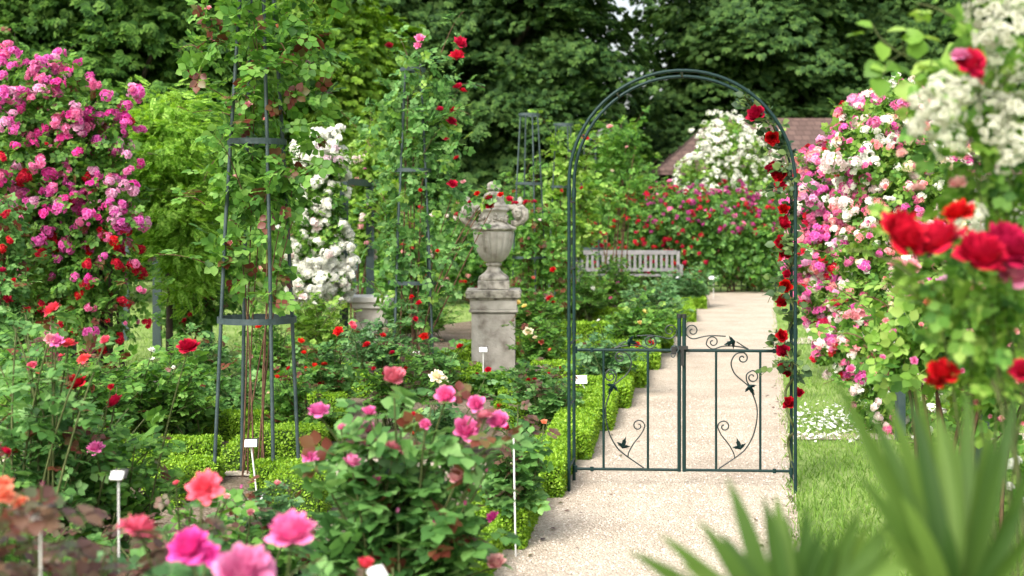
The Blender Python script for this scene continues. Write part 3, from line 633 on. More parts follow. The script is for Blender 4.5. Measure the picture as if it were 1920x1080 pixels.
for sg in (-1, 1):
    gt = mk('gate_leaf', tubes(tube([Q(1278+sg*4.6,592), Q(1278+sg*4.6,884)], .0115, 10)), M['iron'], AR)
    edge = 1480 if sg > 0 else 1080
    for py, r in ((657,.0095),(881,.0085)): mk('rail', tubes(tube([Q(1278+sg*4.6,py), Q(edge,py)], r, 10)), M['iron'], gt)
    for px in ((1342,1424) if sg > 0 else (1215,1132)): mk('bar', tubes(tube([Q(px,657), Q(px,881)], .0075, 8)), M['iron'], gt)
    for py in (657, 881): mk('hinge', tubes(tube([Q(edge+sg*1,py-6), Q(edge+sg*1,py+6)], .013, 8)), M['iron'], gt); mk('collar', tubes(tube([Q(edge-sg*30,py-4), Q(edge-sg*30,py+4)], .011, 8)), M['iron'], gt)
    for w in W: mk('scroll', tubes(wire(w, sg)), M['wire'], gt)
    for V, Fc in leafset(sg): mk('ornament', [(V, Fc)], M['iron'], gt, smooth=False)
    mk('end_cap', tubes(tube([Q(1278+sg*4.6,596), Q(1278+sg*4.6,589)], .0145, 10)), M['dark'], gt)
mk('latch', [box(Q(1279,668,.185), (.02,.03,.11), YAW), box(Q(1278,652,.18), (.075,.02,.02), YAW), box(Q(1263,657,.18), (.03,.025,.045), YAW)], M['dark'], AR, smooth=False)
mk('latch_ring', tubes(tube(np.array([Q(1265+7*math.cos(t), 655+7*math.sin(t), .17) for t in np.linspace(0,2*PI,18,endpoint=False)]), .0028, 6, True), tube(np.array([Q(1262+4*math.cos(t), 664+6*math.sin(t), .17) for t in np.linspace(0,2*PI,14,endpoint=False)]), .0026, 6, True)), M['steel'], AR)
# ------------------------------------------------------------------ urn, pedestals, bench, obelisks, pergola, trellis, plant labels
KU = 510.0
du = F*H/280; UC = P(925.7, HY, du)*np.array([1,1,0])
def uz(y): return H-((330+y/2.917)-HY)/F*du
ped = thing('stone_pedestal', 'weathered grey stone pedestal with fluted shaft carrying the urn', 'pedestal', UC)
def sq(y0, y1, half, half2=None):
    h2 = half if half2 is None else half2; z0, z1 = uz(y1), uz(y0); a, b = half2/KU if half2 else half/KU, half/KU
    V = [(sx*a, sy*a, z0) for sx, sy in ((-1,-1),(1,-1),(1,1),(-1,1))]+[(sx*b, sy*b, z1) for sx, sy in ((-1,-1),(1,-1),(1,1),(-1,1))]
    return np.array(V)+UC, np.array([[0,3,2,1],[4,5,6,7],[0,1,5,4],[1,2,6,5],[2,3,7,6],[3,0,4,7]])
def bevel(o, w=.008):
    m = o.modifiers.new('bevel', 'BEVEL'); m.width = w; m.segments = 2; m.limit_method = 'ANGLE'; return o
bevel(mk('shaft', [sq(745,1130,117)], M['stone'], ped, smooth=False))
bevel(mk('cap', [sq(618,628,146), sq(629,660,152,146), sq(661,672,134,130)], M['stone2'], ped, smooth=False), .006)
bevel(mk('neck_moulding', [sq(673,722,126), sq(723,737,132), sq(738,744,122)], M['stone'], ped, smooth=False), .006)
fl = []                                             # shallow round-ended flutes proud of the shaft faces
for i in range(7):
    x = (-.78+.26*i)*117/KU
    for rz in (0, PI/2, PI, -PI/2):
        c_, s_ = math.cos(rz), math.sin(rz); z0, z1 = uz(1080), uz(760); r = 12/KU; yy = -117/KU-.003
        out = [(x-r, z0), (x+r, z0)]+[(x+r*math.cos(t), z1+r*math.sin(t)) for t in np.linspace(0, PI, 7)]
        fr = [(a, yy, b) for a, b in out]; bk = [(a, yy+.006, b) for a, b in out]; n = len(out); V = np.array(fr+bk)
        V = np.stack([V[:,0]*c_-V[:,1]*s_, V[:,0]*s_+V[:,1]*c_, V[:,2]], 1)+UC
        fl += [(V, np.arange(n)[None]), (V, np.array([[k, n+k, n+(k+1)%n, (k+1)%n] for k in range(n)]))]
mk('fluting', fl, M['stone'], ped, smooth=False)
bevel(mk('base', [sq(1131,1180,140)], M['stone2'], ped, smooth=False))
urn = thing('stone_urn', 'grey carved stone urn with lid, garland and scroll handles on the pedestal', 'urn', UC+np.array([0,0,uz(617)]))
def prof(rows): return [(r/KU, uz(y)) for r, y in rows]
bevel(mk('plinth', [sq(570,616,86)], M['stone2'], urn, smooth=False), .006)
mk('foot', [lathe(prof([(0,570),(80,570),(84,560),(80,548),(66,538),(52,528),(40,515),(34,500),(33,492),(42,489),(44,482),(42,476),(34,473),(0,472)]), UC)], M['stone2'], urn)
mk('bowl', [lathe(prof([(30,474),(48,468),(64,455),(80,435),(94,405),(104,370),(110,335),(111,310),(108,300)]), UC, 144, lambda an, t: 1-.08*(np.abs(np.sin(an*9))**.5 < .52)*np.clip(1.9-2*abs(t-.5)*2,0,1))], M['stone'], urn)
mk('lip', [lathe(prof([(100,300),(114,298),(124,292),(126,286),(122,280),(112,275),(100,270),(84,262),(74,250),(72,235)]), UC, 64)], M['stone2'], urn)
mk('neck', [lathe(prof([(74,262),(72,240),(70,215),(72,198),(76,192),(84,188),(84,178),(76,172),(80,166),(78,158),(60,154),(0,152)]), UC, 64)], M['stone'], urn)
rng = np.random.default_rng(3); gar = []
ball = lathe([(math.sin(t), math.cos(t)) for t in np.linspace(.02, PI-.02, 7)], (0,0,0), 10)
for k in range(60):
    a = rng.uniform(0, 2*PI); y = 238+12*math.sin(a*6)+rng.uniform(-16,16); r = (74+max(0,(y-235)*.5))/KU; c = UC+np.array([r*math.cos(a), r*math.sin(a), uz(y)])
    gar.append((ball[0]*rng.uniform(.012,.024)+c, ball[1]))
mk('garland_pattern', gar, M['stone2'], urn)
mk('lid', [lathe(prof([(66,156),(64,146),(58,140),(57,112),(50,98),(32,88),(22,80)]), UC, 48)], M['stone2'], urn)
mk('finial', [lathe(prof([(22,84),(34,78),(38,70),(30,62),(36,54),(32,42),(18,32),(0,28)]), UC, 32, lambda an, t: 1+.08*np.sin(an*8))], M['stone2'], urn)
for sg in (-1, 1):
    s = tube(UC+np.array([(sg*x/KU, 0, uz(y)) for x, y in ((95,262),(122,258),(150,245),(168,222),(166,196),(148,180),(128,182),(116,198),(120,216),(134,222),(144,212),(140,200))]), [18/KU,20/KU,24/KU,26/KU,26/KU,26/KU,24/KU,20/KU,18/KU,17/KU,16/KU,14/KU], 12)
    h = mk('handle', tubes(s)+tubes(tube(UC+np.array([(sg*70/KU,0,uz(170)),(sg*110/KU,0,uz(172)),(sg*132/KU,0,uz(158)),(sg*146/KU,0,uz(132)),(sg*138/KU,0,uz(116))]), [.03,.034,.036,.034,.022], 10)), M['stone2'], urn)
    mk('face', [(ball[0]*np.array([.05,.055,.075])+UC+np.array([sg*132/KU,-.05,uz(205)]), ball[1])]+[(ball[0]*.012+UC+np.array([sg*132/KU+e_,-.1,uz(z_)]), ball[1]) for e_, z_ in ((-.02,192),(.02,192),(0,206))]+[(ball[0]*np.array([.022,.012,.008])+UC+np.array([sg*132/KU,-.097,uz(222)]), ball[1])], M['stone2'], h)
p2 = P(697, HY, 15.6)*np.array([1,1,0]); k2 = 160.0
st2 = thing('stone_pedestal', 'pale low stone pedestal half hidden behind the red rose obelisk', 'pedestal', p2)
def blk(w, z0, z1): return box(p2+np.array([0,0,(z0+z1)/2]), (w,w,z1-z0))
bevel(mk('shaft', [blk(.34,0,.56)], M['stone'], st2, smooth=False)); bevel(mk('cap', [blk(.42,.562,.63), blk(.5,.632,.7)], M['white'], st2, smooth=False), .01)
# bench
bd = 27.6; bx = P(1176, HY, bd)*np.array([1,1,0])
bn = thing('garden_bench', 'white slatted wooden bench at the far end of the beds', 'bench', bx)
bw = 2.05
mk('seat', [box(bx+np.array([0,-.06-.11*i,.44]), (bw,.09,.03)) for i in range(4)], M['bench'], bn, smooth=False)
mk('backrest', [box(bx+np.array([0,.06,.9]), (bw,.045,.09)), box(bx+np.array([0,.06,.54]), (bw,.04,.07))]+[box(bx+np.array([-bw/2+.09+i*(bw-.18)/17,.06,.715]), (.055,.022,.28)) for i in range(18)], M['bench'], bn, smooth=False)
for sx in (-1, 1):
    for y_, h_ in ((-.44,.62),(.062,.93)): mk('leg', [box(bx+np.array([sx*(bw/2+.035),y_,h_/2]), (.065,.065,h_))], M['bench'], bn, smooth=False)
    mk('armrest', [box(bx+np.array([sx*(bw/2+.035),-.22,.64]), (.08,.5,.035))], M['bench'], bn, smooth=False)
# obelisks
def obelisk(label, px, d, top=3.1, r0=.275, r1=.1, rings=(.98,2.07,3.05), rot=.55, leg=.0115, strap=.036):
    b = P(px, HY, d)*np.array([1,1,0]); root = thing('obelisk', label, 'obelisk', b, 'rose obelisks')
    for k in range(4):
        a = rot+k*PI/2; p0 = b+np.array([r0*math.cos(a), r0*math.sin(a), 0]); p1 = b+np.array([r1*math.cos(a), r1*math.sin(a), top])
        mk('leg', tubes(tube([p0, p0*.5+p1*.5+np.array([math.cos(a),math.sin(a),0])*.015, p1], leg, 8)), M['steel'], root)
    for z in rings:
        r = r0+(r1-r0)*z/top+.022; t = np.linspace(0, 2*PI, 28, endpoint=False); V = []
        for rr, zz in ((r,z-strap/2),(r,z+strap/2),(r-.006,z+strap/2),(r-.006,z-strap/2)): V += [(b[0]+rr*math.cos(q), b[1]+rr*math.sin(q), zz) for q in t]
        n = 28; Fc = [[i*n+k, i*n+(k+1)%n, ((i+1)%4)*n+(k+1)%n, ((i+1)%4)*n+k] for i in range(4) for k in range(n)]
        mk('ring', [(np.array(V), np.array(Fc))], M['steel'], root, smooth=False)
    return root
obelisk('tall grey green metal obelisk in front, with reddish climbing canes', 482, 8.2)
obelisk('metal obelisk carrying the crimson climbing rose left of the urn', 774, 13.0, rot=.9)
obelisk('bare open topped obelisk standing right behind the urn', 992, 19.0, rot=.35, rings=(1.05,2.1,3.08), r1=.13)
obelisk('far obelisk with a square top just left of the arch', 1056, 21.0, rot=.5, rings=(1.05,2.1,3.08), r1=.13)
obelisk('farthest obelisk, seen through the left side of the arch', 1106, 24.5, rot=.7, rings=(1.05,2.1,3.08), r1=.13)
# pergola posts and beams on the left
pg = thing('pergola', 'dark green metal pergola that carries the magenta rambler', 'pergola', P(300, HY, 15.7)*np.array([1,1,0]))
def post(px, d, h, w=.1, par=pg): 
    b = P(px, HY, d); mk('post', [box((b[0], d, h/2), (w,w,h), .1)], M['steel'], par, smooth=False); return np.array([b[0], d, h])
tops = [post(390,15.6,2.15), post(295,16.2,2.15), post(133,13.2,2.15,.09), post(40,13.0,2.15,.09), post(235,17.5,2.15)]
def beam(a, b, par=pg): mk('beam', [bar(np.array(a)+np.array([0,0,.043]), np.array(b)+np.array([0,0,.043]), .07, .08)], M['steel'], par, smooth=False)
beam(tops[0], tops[1]); beam(tops[1], tops[2]); beam(tops[2]+np.array([0,0,.003]), tops[3])
pg2 = thing('pergola', 'dark green pergola posts right of the white rambler, before the lawn', 'pergola', P(670, HY, 16.3)*np.array([1,1,0]))
t2 = [post(645,15.8,2.0,.1,pg2), post(694,16.8,2.0,.1,pg2), post(668,19,2.0,.08,pg2)]; beam(t2[0], t2[1], pg2)
# trellis at the end of the path
tr = thing('trellis_fence', 'dark green lattice fence across the far end of the path', 'fence', P(1386, HY, 29.4)*np.array([1,1,0]))
xa, xb = P(1300, HY, 29.4)[0], P(1480, HY, 29.4)[0]
mk('lattice', [box((x,29.4,.68), (.025,.025,1.36)) for x in np.linspace(xa, xb, 15)]+[box(((xa+xb)/2,29.372,z), (xb-xa,.02,.028)) for z in np.linspace(.12,1.32,8)], M['steel'], tr, smooth=False)
for x in (xa, (xa*.42+xb*.58), xb): mk('post', [box((x,29.46,1.0), (.1,.09,2.0))], M['steel'], tr, smooth=False)
# plain metal posts under the right-hand ramblers
for px, d, h, lab in ((1841,6.7,1.45,'dark green metal post beneath the red roses at the right edge'),(1688,9.6,1.0,'thin dark post standing among white blooms behind the palm')):
    b = P(px, HY, d); o = mk('metal_post', [box((b[0],d,h/2), (.055,.055,h), .2), box((b[0],d,h+.012), (.075,.075,.02), .2)], M['steel'], smooth=False); tag(o, lab, 'post', 'posts of the right pergola')
# plant labels on sticks
def plate(label, px, py, d, w, base_py=None, tilt=.75, yaw=0., lean=0., lines=True, back=True):
    c = P(px, py, d); b = np.array([c[0]+lean, d+.02, 0.]); root = thing('plant_label', label, 'plant label', b, 'plant labels in the beds')
    mk('stick', tubes(tube([b, c+np.array([0,.012,-.01])], .0024 if d < 5 else .005, 6)), M['sign'], root)
    h = w*.72; cs, sn = math.cos(tilt), math.sin(tilt); u = np.array([math.cos(yaw), math.sin(yaw), 0]); v = np.array([-math.sin(yaw)*sn, math.cos(yaw)*sn, cs]); nn = np.cross(u, v)
    def slab(cu, cv, su, sv, t0, t1):
        V = [c+u*(cu+i*su/2)+v*(cv+j*sv/2)+nn*t for t in (t0, t1) for i, j in ((-1,-1),(1,-1),(1,1),(-1,1))]
        return np.array(V), np.array([[0,3,2,1],[4,5,6,7],[0,1,5,4],[1,2,6,5],[2,3,7,6],[3,0,4,7]])
    mk('plate', [slab(0,0,w,h,.001,.006)], M['sign'], root, smooth=False)
    if lines: mk('lettering', [slab(0,.2*h,.62*w,.1*h,.006,.007), slab(-.08*w,.0,.5*w,.07*h,.006,.007), slab(-.02*w,-.17*h,.56*w,.06*h,.006,.007)], M['ink'], root, smooth=False)
    if back: mk('frame', [slab(.006,.01,w*1.1,h*1.12,-.006,.0)], M['dark'], root, smooth=False)
    return root
plate('white plant label on a long leaning stick in front of the obelisk legs', 470, 832, 7.8, .07, lean=.03, yaw=.15)
plate('blurred white label among the bronze leaves left of the coral bloom', 220, 893, 3.75, .036, yaw=-.1)
plate('large blurred white label at the lower left corner', 72, 966, 2.9, .046, yaw=-.1)
plate('low white label half hidden behind leaves below the long sticked one', 478, 936, 6.6, .075, yaw=-.15)
plate('white label with its stick leaning, beside the left gate post', 1089, 712, 10.9, .1, lean=.14, back=False, lines=False, tilt=.5, yaw=.1)
plate('small white label in front of the urn pedestal shaft', 906, 656, 12.6, .075, yaw=.1)
plate('tiny white label hanging in the shade of the crimson obelisk rose', 781, 664, 12.2, .07)
plate('little white label in the bed before the left gate post', 985, 752, 10.2, .085, yaw=.2)
plate('white label at the far end of the path before the lattice fence', 1338, 521, 26.5, .2, tilt=1.1, back=False, lines=False)
plate('dark far label beside the bench', 1263, 522, 24.5, .2, tilt=1.2)
plate('white label under the magenta bloom left of the bench', 1175, 538, 22.5, .15, back=False, lines=False)
plate('white tag lying low at the bottom edge among the near roses', 705, 1075, 3.3, .05, tilt=.9, yaw=.7, back=False, lines=False)
b = P(963, 0, 6.3); o = mk('plant_stake', tubes(tube([(b[0]+.01,6.3,0),(b[0],6.32,.56)], .0045, 6)), M['sign']); tag(o, 'bare white stake standing right of the pink rose bush', 'stake')
# box hedges
seq = [5.0,6.35,7.55,8.75,9.95,11.15,12.5,14.0,15.8,18.0,20.5,23.5,27.2]
ordn = ['nearest','second','third','fourth','fifth','sixth','seventh','eighth','ninth','tenth','eleventh','last']
for i in range(12):
    a, b = seq[i]+.1, seq[i+1]-.02; m = (a+b)/2; L = (b-a)*math.hypot(1, SL); wdt = .27
    hedge('box_hedge', f'{ordn[i]} bright green box hedge block along the left edge of the gravel path', (XL(m)-.16, m, .0875), (wdt, L, .175), int(24000*L/(1+i*.25)), .0155+.0028*i, 'box', 'box hedges edging the path', rz=-math.atan(SL-.075), rough=.011)
def cross(px0, px1, py, lab, h=.17, th=.24, zoff=0):
    d = dep(py); x0, x1 = (px0-960)/F*d, (px1-960)/F*d; L = x1-x0
    hedge('box_hedge', lab, ((x0+x1)/2, d+th/2, h/2), (L, th, h), int(11000*L/(d/8)), .0165+.0022*(d-7), 'box', 'box hedges between the beds', rough=.012)
cross(205, 398, 880, 'dark low box hedge left of the front obelisk legs')
cross(150, 404, 908, 'low box hedge in front of the obelisk, beside the bronze rose', .12)
cross(470, 600, 866, 'neat box hedge behind the front obelisk legs, above the pale gravel strip', .2, .3)
cross(414, 468, 884, 'short box hedge block between the obelisk legs', .14, .5)
cross(470, 565, 919, 'low box hedge at the foot of the front obelisk', .14)
cross(495, 600, 975, 'broad bright box hedge left of the pink rose bush', .2, .5)
cross(268, 338, 952, 'small bright box hedge behind the coral rose', .2, .3)
cross(150, 640, 826, 'long box hedge row behind the front obelisk', .18)
cross(330, 640, 786, 'box hedge row across the bed behind the obelisk, second beyond it', .18)
cross(540, 1000, 745, 'long box hedge row in front of the urn, behind the pink rose bush', .18)
cross(640, 900, 722, 'box hedge row just in front of the urn pedestal', .18)
cross(930, 1088, 806, 'box hedge spur running left from the path behind the left gate post', .2)
cross(940, 1118, 783, 'box hedge spur, second behind the left gate post', .2)
cross(960, 1140, 757, 'box hedge spur beside the leaning label', .2)
cross(1000, 1180, 722, 'box hedge spur behind the leaning label', .2)
cross(860, 1210, 678, 'long box hedge spur right of the urn pedestal', .2)
cross(960, 1240, 640, 'far box hedge spur behind the gate scrollwork', .22)
cross(700, 870, 700, 'box hedge row touching the left side of the urn pedestal', .2)
cross(1040, 1262, 610, 'far box hedge spur below the yellow rose', .22)
# ------------------------------------------------------------------ climbing rose on the arch
rng = np.random.default_rng(77)
cr = thing('climbing_rose', 'climbing rose with velvety red blooms twined up the right side of the arch', 'climbing rose', A(hw, .16, 0))
pts = [A(hw+.03,.2,0)]; 
for i, z in enumerate(np.linspace(.25, zc, 16)): pts.append(A(hw+.03*math.sin(i*1.9)-.02, .16+.16*math.cos(i*1.9), z))
for t in np.linspace(.05, .95, 10): pts.append(A((hw-.03)*math.cos(t), .16+.14*math.cos(t*16), zc+(hw-.03)*math.sin(t)))
sp = spline(pts, 150); twg = []
for k in range(120):
    j = int(rng.integers(24, len(sp)-2)); a = sp[j]; t_ = a+np.array([rng.normal(-.015,.06), rng.normal(0,.05), rng.normal(0,.05)]); twg.append(bez(a, (a+t_)/2+rng.normal(0,.015,3), t_, 5))
mk('stem', tubes(tube(sp, np.linspace(.009,.004,len(sp)), 6), *[tube(t, .0018, 4) for t in twg]), M['stem'], cr)
lp, lf, ln, ls, ly = leaves_on(rng, twg, 5, .05, .25, LEAF, .02)
M['arch_leaf'] = leafmat('arch_rose_leaf', [(.015,.045,.015),(.035,.08,.02),(.07,.13,.03),(.12,.18,.05)], .5, .35, .2)
mk('foliage', [tile(LEAF[0], LEAF[1], frames(lf, ln*np.array([1,1,.5])+np.array([0,-.6,0])), lp, ls)], M['arch_leaf'], cr)
for bx, by, dia in ((1417,213,33),(1448,259,24),(1449,314,26),(1461,326,30),(1463,349,21),(1470,392,20),(1470,417,27),(1466,455,28),(1471,473,26),(1475,514,17),(1473,537,25),(1467,563,26),(1466,629,23),(1468,658,26),(1470,689,22),(1478,698,16),(1498,736,18),(1480,754,21),(1474,760,14),(1096,255,0)):
    if dia: add_bloom(cr, P(bx, by, d0+.06), dia/F*d0*1.12, 'velvet', 'cup', rng, (rng.normal(-.25,.35), -1+rng.normal(0,.2), rng.normal(.35,.35)))

# ------------------------------------------------------------------ obelisk climbers
R_ = lambda *a: a
def ob(px, d): return (P(px, HY, d)*np.array([1,1,0]))
rambler('climbing rose with reddish new shoots and few pale buds on the front obelisk', ob(470,8.2),
 [E(490,30,8.2,120,90),E(400,90,8.2,45,70),E(580,70,8.2,50,80),E(500,170,8.2,75,80),E(590,200,8.2,45,80),E(440,250,8.2,55,60),E(540,300,8.2,70,70),E(480,390,8.2,80,80),E(430,470,8.2,50,60),E(500,520,8.2,40,40),E(450,330,8.2,50,60),E(530,370,8.2,40,60)],
 540, .145, 'mid', 'young', .12, [(465,195,18,8.1,'softpink','lo'),(452,214,14,8.1,'palepink','lo'),(497,222,12,8.1,'softpink','lo'),(455,232,14,8.1,'palepink','lo'),(442,330,14,8.1,'palepink','lo'),(520,50,12,8.1,'salmon','bud'),(390,14,14,8.1,'softpink','lo'),(430,455,13,8.1,'softpink','lo')],
 shoots=30, shoot_len=.3, seed=31, lo=.2, lump=.3, cane_to=7, cane_r=.006, group='climbing roses on obelisks')
rambler('climbing rose with clusters of crimson blooms covering the obelisk left of the urn', ob(770,13.0),
 [E(795,140,13,62,60),E(770,220,13,85,80),E(820,240,13,50,70),E(760,300,13,70,60),E(830,350,13,45,70),E(760,420,13,75,90),E(905,366,12.85,62,9,.1),E(785,500,13,70,60),E(740,560,13,40,50),E(810,560,13,34,50)],
 880, .14, 'rose', 'light', .15,
 [(864,78,30,12.8,'crimson','lo'),(857,102,30,12.8,'crimson','lo'),(787,70,22,12.8,'rosepink','lo'),(783,84,18,12.8,'rosepink','lo'),(730,84,20,12.9,'deepred','lo'),(858,160,20,12.8,'crimson','lo'),(868,168,17,12.8,'crimson','lo'),(825,203,18,12.7,'crimson','lo'),(851,205,22,12.8,'red','lo'),(848,226,20,12.8,'crimson','lo'),(835,258,13,12.8,'crimson','lo'),(855,295,15,12.8,'red','lo'),(849,343,22,12.7,'red','lo'),(745,268,12,12.8,'deepred','lo'),(916,370,24,12.9,'red','lo'),(917,382,24,12.9,'crimson','lo'),(788,356,10,12.7,'red','lo'),(955,372,16,12.8,'crimson','lo'),(938,364,14,12.8,'red','lo'),(968,380,14,12.8,'red','lo'),(894,362,14,12.8,'red','lo'),(880,378,11,12.8,'crimson','lo'),(985,378,13,13.2,'red','lo'),(820,470,9,12.7,'red','lo'),(770,560,8,12.7,'red','lo')],
 shoots=34, shoot_len=.32, seed=32, lo=.35, lump=.28, cane_to=12, cane_r=.009, group='climbing roses on obelisks')
rambler('light green climbing rose with few pale blooms on the far obelisks before the house', ob(1150,24),
 [E(1145,300,24,36,60),E(1168,275,24,28,45),E(1125,360,24,36,60),E(1175,350,24,30,45)],
 520, .18, 'mid', 'light', .12, [(1143,236,14,23.6,'palepink','lo'),(1128,273,10,23.6,'cream','lo'),(1148,320,9,23.6,'cream','lo'),(1175,275,9,23.6,'palepink','lo'),(1097,257,16,20.6,'red','lo')], shoots=26, shoot_len=.5, seed=33, lo=.3, cane_to=9, group='climbing roses on obelisks')
rambler('yellowish climbing rose on the far obelisk left of the arch post', ob(1060,21),
 [E(1062,300,21,32,60),E(1045,370,21,26,60),E(1070,430,21,40,60),E(1090,360,21,26,60)],
 560, .18, 'light', 'lime_y', .25, [(1090,352,10,20.6,'red','lo'),(1053,357,8,20.6,'crimson','lo'),(1030,395,11,20.6,'crimson','lo')], shoots=20, shoot_len=.4, seed=34, lo=.3, cane_to=7, group='climbing roses on obelisks') if M.setdefault('lime_y', M['lime']) else 0
rambler('thin climbing rose with small blush blooms on the obelisk right of the urn', ob(1000,19),
 [E(1000,430,19,42,60),E(985,520,19,40,60),E(1040,500,19,34,70)], 700, .15, 'mid', 'young', .15,
 [(992,446,10,18.7,'palepink','lo'),(1012,412,8,18.7,'blush','lo'),(962,380,12,18.6,'crimson','lo'),(1003,377,14,18.6,'crimson','lo'),(1036,505,13,18.6,'red','lo'),(1030,560,14,18.6,'red','lo'),(1000,520,9,18.7,'salmon','lo')], shoots=14, shoot_len=.35, seed=35, lo=.3, cane_to=7, group='climbing roses on obelisks')

# ------------------------------------------------------------------ ramblers on the left
def magcol(rng, p):
    z = p[2]; x = p[0]
    if z < 1.55: return str(rng.choice(['crimson','magenta','rosepink','red'], p=[.45,.25,.15,.15])) if rng.random() < .55 else None
    return str(rng.choice(['magenta','rosepink','lilac','hotpink','crimson'], p=[.36,.26,.2,.13,.05]))
rambler('big magenta rambling rose heaped over the pergola at the left edge', ob(205,12.8),
 [E(40,200,12.6,120,80),E(120,210,12.6,95,70),E(10,320,12.6,120,110,.8),E(150,290,12.6,85,80),E(205,300,12.6,40,80),E(90,400,12.6,120,90,.6),E(200,400,12.4,45,70),E(60,510,12.7,80,80,.5),E(170,500,12.5,75,70,.4),E(190,590,12.5,60,60,.35),E(110,600,12.7,50,60,.3)],
 5200, .13, 'mid', 'young', .05,
 [(26,98,42,12.2,'magenta','truss'),(8,100,26,12.2,'rosepink','truss'),(88,112,34,12.2,'magenta','truss'),(147,118,24,12.2,'hotpink','truss'),(88,150,30,12.2,'magenta','truss'),(108,155,36,12.2,'hotpink','truss'),(30,170,30,12.2,'rosepink','truss'),(200,180,32,12.2,'magenta','truss'),(235,230,30,12.2,'magenta','truss'),(205,212,28,12.2,'hotpink','truss'),(140,200,34,12.2,'lilac','truss'),(145,285,34,12.0,'hotpink','truss'),(238,290,28,12.2,'lilac','truss'),(240,320,30,12.2,'rosepink','truss'),(172,345,32,12.0,'hotpink','truss'),(205,340,28,12.0,'lilac','truss'),(205,378,26,12.0,'magenta','truss'),(215,400,24,12.0,'magenta','truss'),(222,405,20,12.0,'lilac','truss'),(195,480,24,12.0,'magenta','truss'),(140,520,26,12.0,'magenta','truss'),(165,520,24,12.0,'hotpink','truss'),(222,690,14,12.0,'magenta','lo')],
 [(1500,.155,'truss',magcol),(260,.055,'lo',magcol)], shoots=46, shoot_len=.4, clump=.6, seed=41, cane_to=14, canemat='bark', cane_r=.03, lump=.3)
rambler('red climbing rose in the far left at the picture edge, behind the pergola post', ob(8,11.0),
 [E(0,430,11,40,60),E(5,520,11,34,50),E(-20,600,11,60,60)], 700, .13, 'rose', 'young', .1,
 [(12,402,26,10.7,'crimson','truss'),(18,450,24,10.7,'crimson','truss'),(6,465,24,10.7,'red','truss'),(3,505,20,10.7,'crimson','lo'),(15,560,22,10.7,'deepred','lo'),(25,525,12,10.7,'red','lo')], shoots=8, seed=42, cane_to=7)
rambler('pillar of creamy white rambling rose right of the front obelisk', ob(600,15.0),
 [E(592,300,15,28,40),E(622,300,15,28,34),E(586,370,15,32,60),E(615,380,15,26,60),E(590,450,15,34,50),E(617,480,15,22,50),E(600,525,15,38,34)],
 1500, .13, 'mid', 'light', .3, [(600,275,22,14.6,'lilac_w','truss'),(628,278,24,14.6,'lilac_w','truss'),(612,300,30,14.6,'lilac_w','truss'),(636,300,26,14.6,'lilac_w','truss')],
 [(1300,.16,'truss',pick(white=.96,blush=.04)),(60,.1,'truss',pick(white=.8,blush=.2))], shoots=16, shoot_len=.3, clump=.85, lump=.42, seed=43, cane_to=8) if M.setdefault('p_lilac_w', petalmat('petal_lilac_white', (.6,.42,.5), (.74,.64,.68))) else 0
rambler('yellow green climbing rose with pale pink trusses on the right pergola posts', ob(672,17.0),
 [E(680,330,17,42,30),E(655,360,17,40,40),E(700,400,17,50,60),E(690,300,17,30,40),E(668,440,17,34,50),E(720,350,17,40,50)],
 1500, .14, 'light', 'acacia', .35, [(680,407,22,16.6,'blush','truss'),(686,380,16,16.6,'blush','truss'),(676,425,20,16.6,'palepink','truss'),(684,316,9,16.6,'rosepink','lo'),(648,440,14,16.6,'white','truss'),(688,455,12,16.6,'palepink','truss'),(868,340,12,17.6,'palepink','lo')], [(14,.12,'truss',pick(blush=.6,palepink=.4))], shoots=18, shoot_len=.4, seed=44, cane_to=7)
rambler('leafy climbing rose with a few crimson sprays under the yellow green tree', ob(350,15.2),
 [E(345,470,15.2,40,70),E(370,560,15.2,36,60),E(335,590,15.2,30,40),E(420,520,15.4,30,80)], 900, .13, 'mid', 'young', .12,
 [(352,475,13,14.9,'crimson','lo'),(357,520,14,14.9,'crimson','truss'),(352,535,14,14.9,'magenta','truss'),(352,548,12,14.9,'crimson','lo'),(356,590,14,14.9,'crimson','truss'),(345,600,12,14.9,'red','lo'),(378,455,12,14.9,'red','lo'),(415,502,14,14.9,'scarlet','lo')], shoots=14, shoot_len=.3, seed=45, cane_to=6)

# ------------------------------------------------------------------ far roses
rambler('wide crimson and mauve rose hedge grown over the lattice behind the bench', ob(1250,28.6),
 [E(1180,430,28.6,90,70,.5),E(1270,410,28.6,100,60,.5),E(1360,420,28.6,90,70,.5),E(1210,500,28.8,100,50,.4),E(1330,470,28.6,60,50,.4),E(1430,440,28.6,60,80,.5)],
 4200, .17, 'mid', 'rose', .35, [(1140,375,14,28,'red','truss'),(1165,380,14,28,'red','truss'),(1170,375,12,28,'red','truss'),(1112,422,15,28,'red','truss'),(1112,408,14,28,'red','truss'),(1150,388,14,28,'red','truss'),(1207,457,16,28,'red','truss'),(1226,463,14,28,'red','truss'),(1212,424,14,28,'red','truss')],
 [(1100,.14,'truss',lambda r, p: str(r.choice(['mauve','crimson','rosepink'], p=[.55,.35,.1])) if p[2] > 1.3 and p[0] > 2.8 else (str(r.choice(['red','crimson'])) if r.random() < .5 and p[0] < 4.2 else None))], shoots=26, shoot_len=.5, clump=.15, seed=51, cane_to=10)
